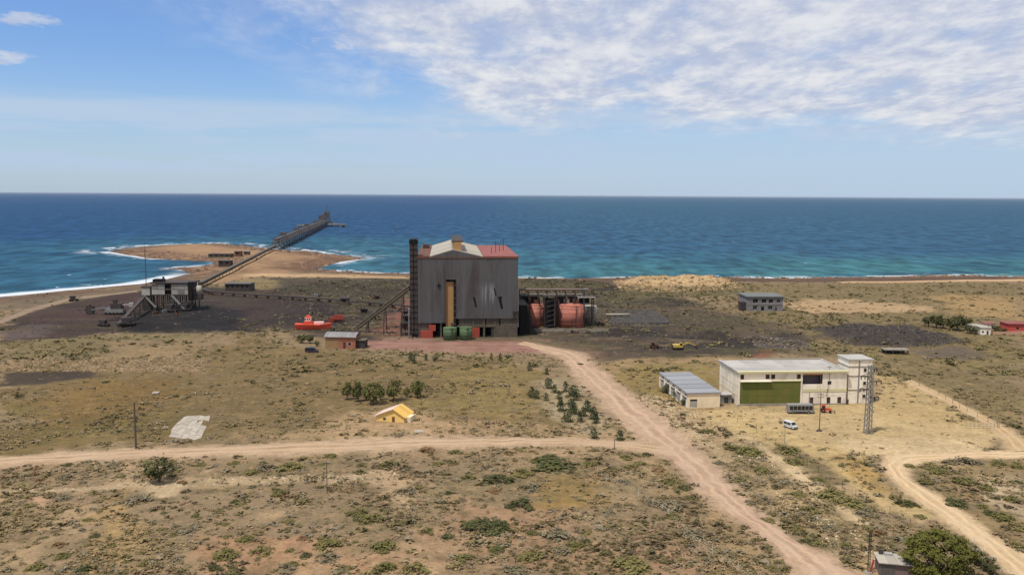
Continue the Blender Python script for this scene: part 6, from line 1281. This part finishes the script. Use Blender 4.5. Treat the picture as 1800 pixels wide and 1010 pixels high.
def rocks(name, label, xy, size, cols, seed, flat=.7):
    r = np.random.default_rng(seed); x, y = xy; n = len(x); z = H(x, y); s = r.uniform(size[0], size[1], n) * (.6 + r.random(n) ** 3)
    base = np.array([(1, 0, -.2), (.3, .95, -.2), (-.8, .6, -.2), (-.8, -.6, -.2), (.3, -.95, -.2), (.5, .3, .7), (-.4, .4, .8), (0, -.5, .65)])
    F = np.array([(0, 1, 5), (1, 2, 6), (1, 6, 5), (2, 3, 6), (3, 4, 7), (3, 7, 6), (4, 0, 5), (4, 5, 7), (5, 6, 7)])
    a = r.uniform(0, 6.28, n); ca, sa = np.cos(a), np.sin(a); b = base[None] * r.uniform(.7, 1.3, (n, 8, 3)) * s[:, None, None]; b[..., 2] *= flat
    v = np.stack([x[:, None] + b[..., 0] * ca[:, None] - b[..., 1] * sa[:, None], y[:, None] + b[..., 0] * sa[:, None] + b[..., 1] * ca[:, None], z[:, None] + b[..., 2]], 2).reshape(-1, 3)
    f = (F[None] + 8 * np.arange(n)[:, None, None]).reshape(-1, 3); cc = np.array([lin(c) for c in cols])[r.integers(0, len(cols), n)] * r.uniform(.8, 1.2, (n, 1))
    o = link(name, npmesh(name, v, f, leafmat('scrub_leaves', (0, 0, 0), (0, 0, 0), True), np.repeat(cc, 8, 0))); tag(o, label, None, None, 'stuff'); return o
def inpoly(pts, n, seed, edge=0):
    poly = GP(pts); r = np.random.default_rng(seed); lo = poly.min(0); hi = poly.max(0); x = r.uniform(lo[0], hi[0], n); y = r.uniform(lo[1], hi[1], n); k = sdf(poly, x, y) + 4 * fbm(x, y, 8, 3) > edge; return x[k], y[k]
rocks('stones', 'pale stones strewn along the left berm', inpoly([(30, 632), (370, 629), (352, 654), (150, 653), (30, 650)], 4200, 3, -2), (.25, .75), [(120, 100, 74), (110, 92, 66), (132, 112, 86), (92, 78, 56)], 4)
rocks('rubble', 'pale broken rock covering the rubble mound by the shore', inpoly([(1085, 492), (1130, 488), (1275, 487), (1292, 505), (1200, 513), (1090, 509)], 3600, 5, -4), (.3, 1.1), [(146, 120, 88), (136, 112, 80), (154, 130, 98), (118, 96, 70)], 6)
rocks('verge_stones', 'whitish stones littering the slope right of the wide road', inpoly([(1110, 695), (1180, 690), (1320, 760), (1450, 900), (1590, 1000), (1500, 1005), (1330, 850), (1200, 760)], 4200, 7), (.10, .26), [(180, 162, 132), (170, 150, 118), (158, 136, 104), (186, 172, 146)], 8)
rocks('yard_debris', 'dark rubble and slag scattered around the plant', inpoly([(490, 492), (722, 490), (722, 585), (915, 595), (915, 490), (1180, 515), (1300, 560), (1290, 610), (1050, 625), (930, 598), (640, 596), (490, 578)], 6500, 9), (.2, .9), [(66, 58, 50), (88, 76, 62), (98, 86, 70), (58, 54, 50), (92, 72, 58), (80, 78, 54), (84, 80, 58)], 10)
xr = rng.uniform(-420, 480, 26000); yr = rng.uniform(560, 1200, 26000); Lr = shore(xr, yr); k = (Lr > np.where(fbm(xr, yr, 55, 3, .5, 4) > .04, -20, -5)) & (Lr < np.where((xr < -60) & (yr > 850), 45, 22)) & (np.abs(xr) < .66 * yr) & ~((xr < -200) & (yr < 760)) & (fbm(xr, yr, 40, 3) > -.08)
rocks('shore_rocks', 'dark brown reef rocks along the waterline', (xr[k], yr[k]), (.6, 2.0), [(96, 74, 60), (120, 92, 72), (74, 60, 52), (140, 110, 86)], 11, .5)
rocks('heap_stones', 'dark slag lumps on the far dark heap', inpoly([(1430, 577), (1500, 570), (1600, 575), (1690, 602), (1640, 612), (1480, 606)], 2400, 12), (.3, .9), [(58, 54, 51), (72, 66, 61), (46, 43, 42)], 13)
rocks('spoil_rocks', 'grey spoil lumps on the row of small heaps', inpoly([(1315, 598), (1415, 605), (1420, 616), (1330, 610)], 1500, 14), (.3, .9), [(82, 75, 68), (70, 64, 58), (98, 88, 76)], 15)
rocks('ore_lumps', 'black ore lumps strewn over the ore yard', inpoly([(30, 565), (200, 520), (340, 508), (480, 515), (590, 545), (600, 580), (440, 584), (200, 588), (40, 608)], 2600, 16), (.2, .7), [(50, 46, 46), (66, 56, 52), (74, 64, 58), (40, 38, 38)], 17)
stuff('yard_scrub', 5200, 420, 700, 5, 14, (.5, 1.5), (.4, .7), .30, [(84, 80, 50), (96, 90, 58), (72, 70, 44), (100, 88, 62)], 'sparse low weeds on the dusty ground around the plant', dens=np.full(len(YX[0]), 3.0), xy=YX)
# ---- sea haze
hz = MB().bx(-170000, 170000, -6000, 175000, -12, 76).build('haze', None)
hm = bpy.data.materials.new('sea_haze'); hm.use_nodes = True; hn = hm.node_tree; hn.nodes.clear()
hv = ND(hn, 'ShaderNodeVolumePrincipled', inp={'Density': 1.1e-5, 'Color': (.80, .88, 1, 1), 'Anisotropy': .2}); ho_ = ND(hn, 'ShaderNodeOutputMaterial'); hn.links.new(hv.outputs[0], ho_.inputs['Volume'])
hz.data.materials.append(hm); tag(hz, 'thin pale haze over the sea', None, None, 'stuff')
rocks('track_stones', 'line of whitish stones along the old track below the narrow dirt track', inpoly([(0, 862), (330, 843), (600, 834), (690, 827), (700, 838), (350, 852), (0, 868)], 1900, 18, -.5), (.12, .32), [(160, 142, 112), (146, 126, 98), (172, 156, 130)], 19)
rocks('basin_spoil', 'dark spoil lumps spilling over the slurry basin', inpoly([(1075, 572), (1185, 572), (1160, 548), (1100, 546)], 1500, 20, -3), (.3, 1.2), [(54, 50, 47), (68, 62, 56), (84, 76, 64)], 21)
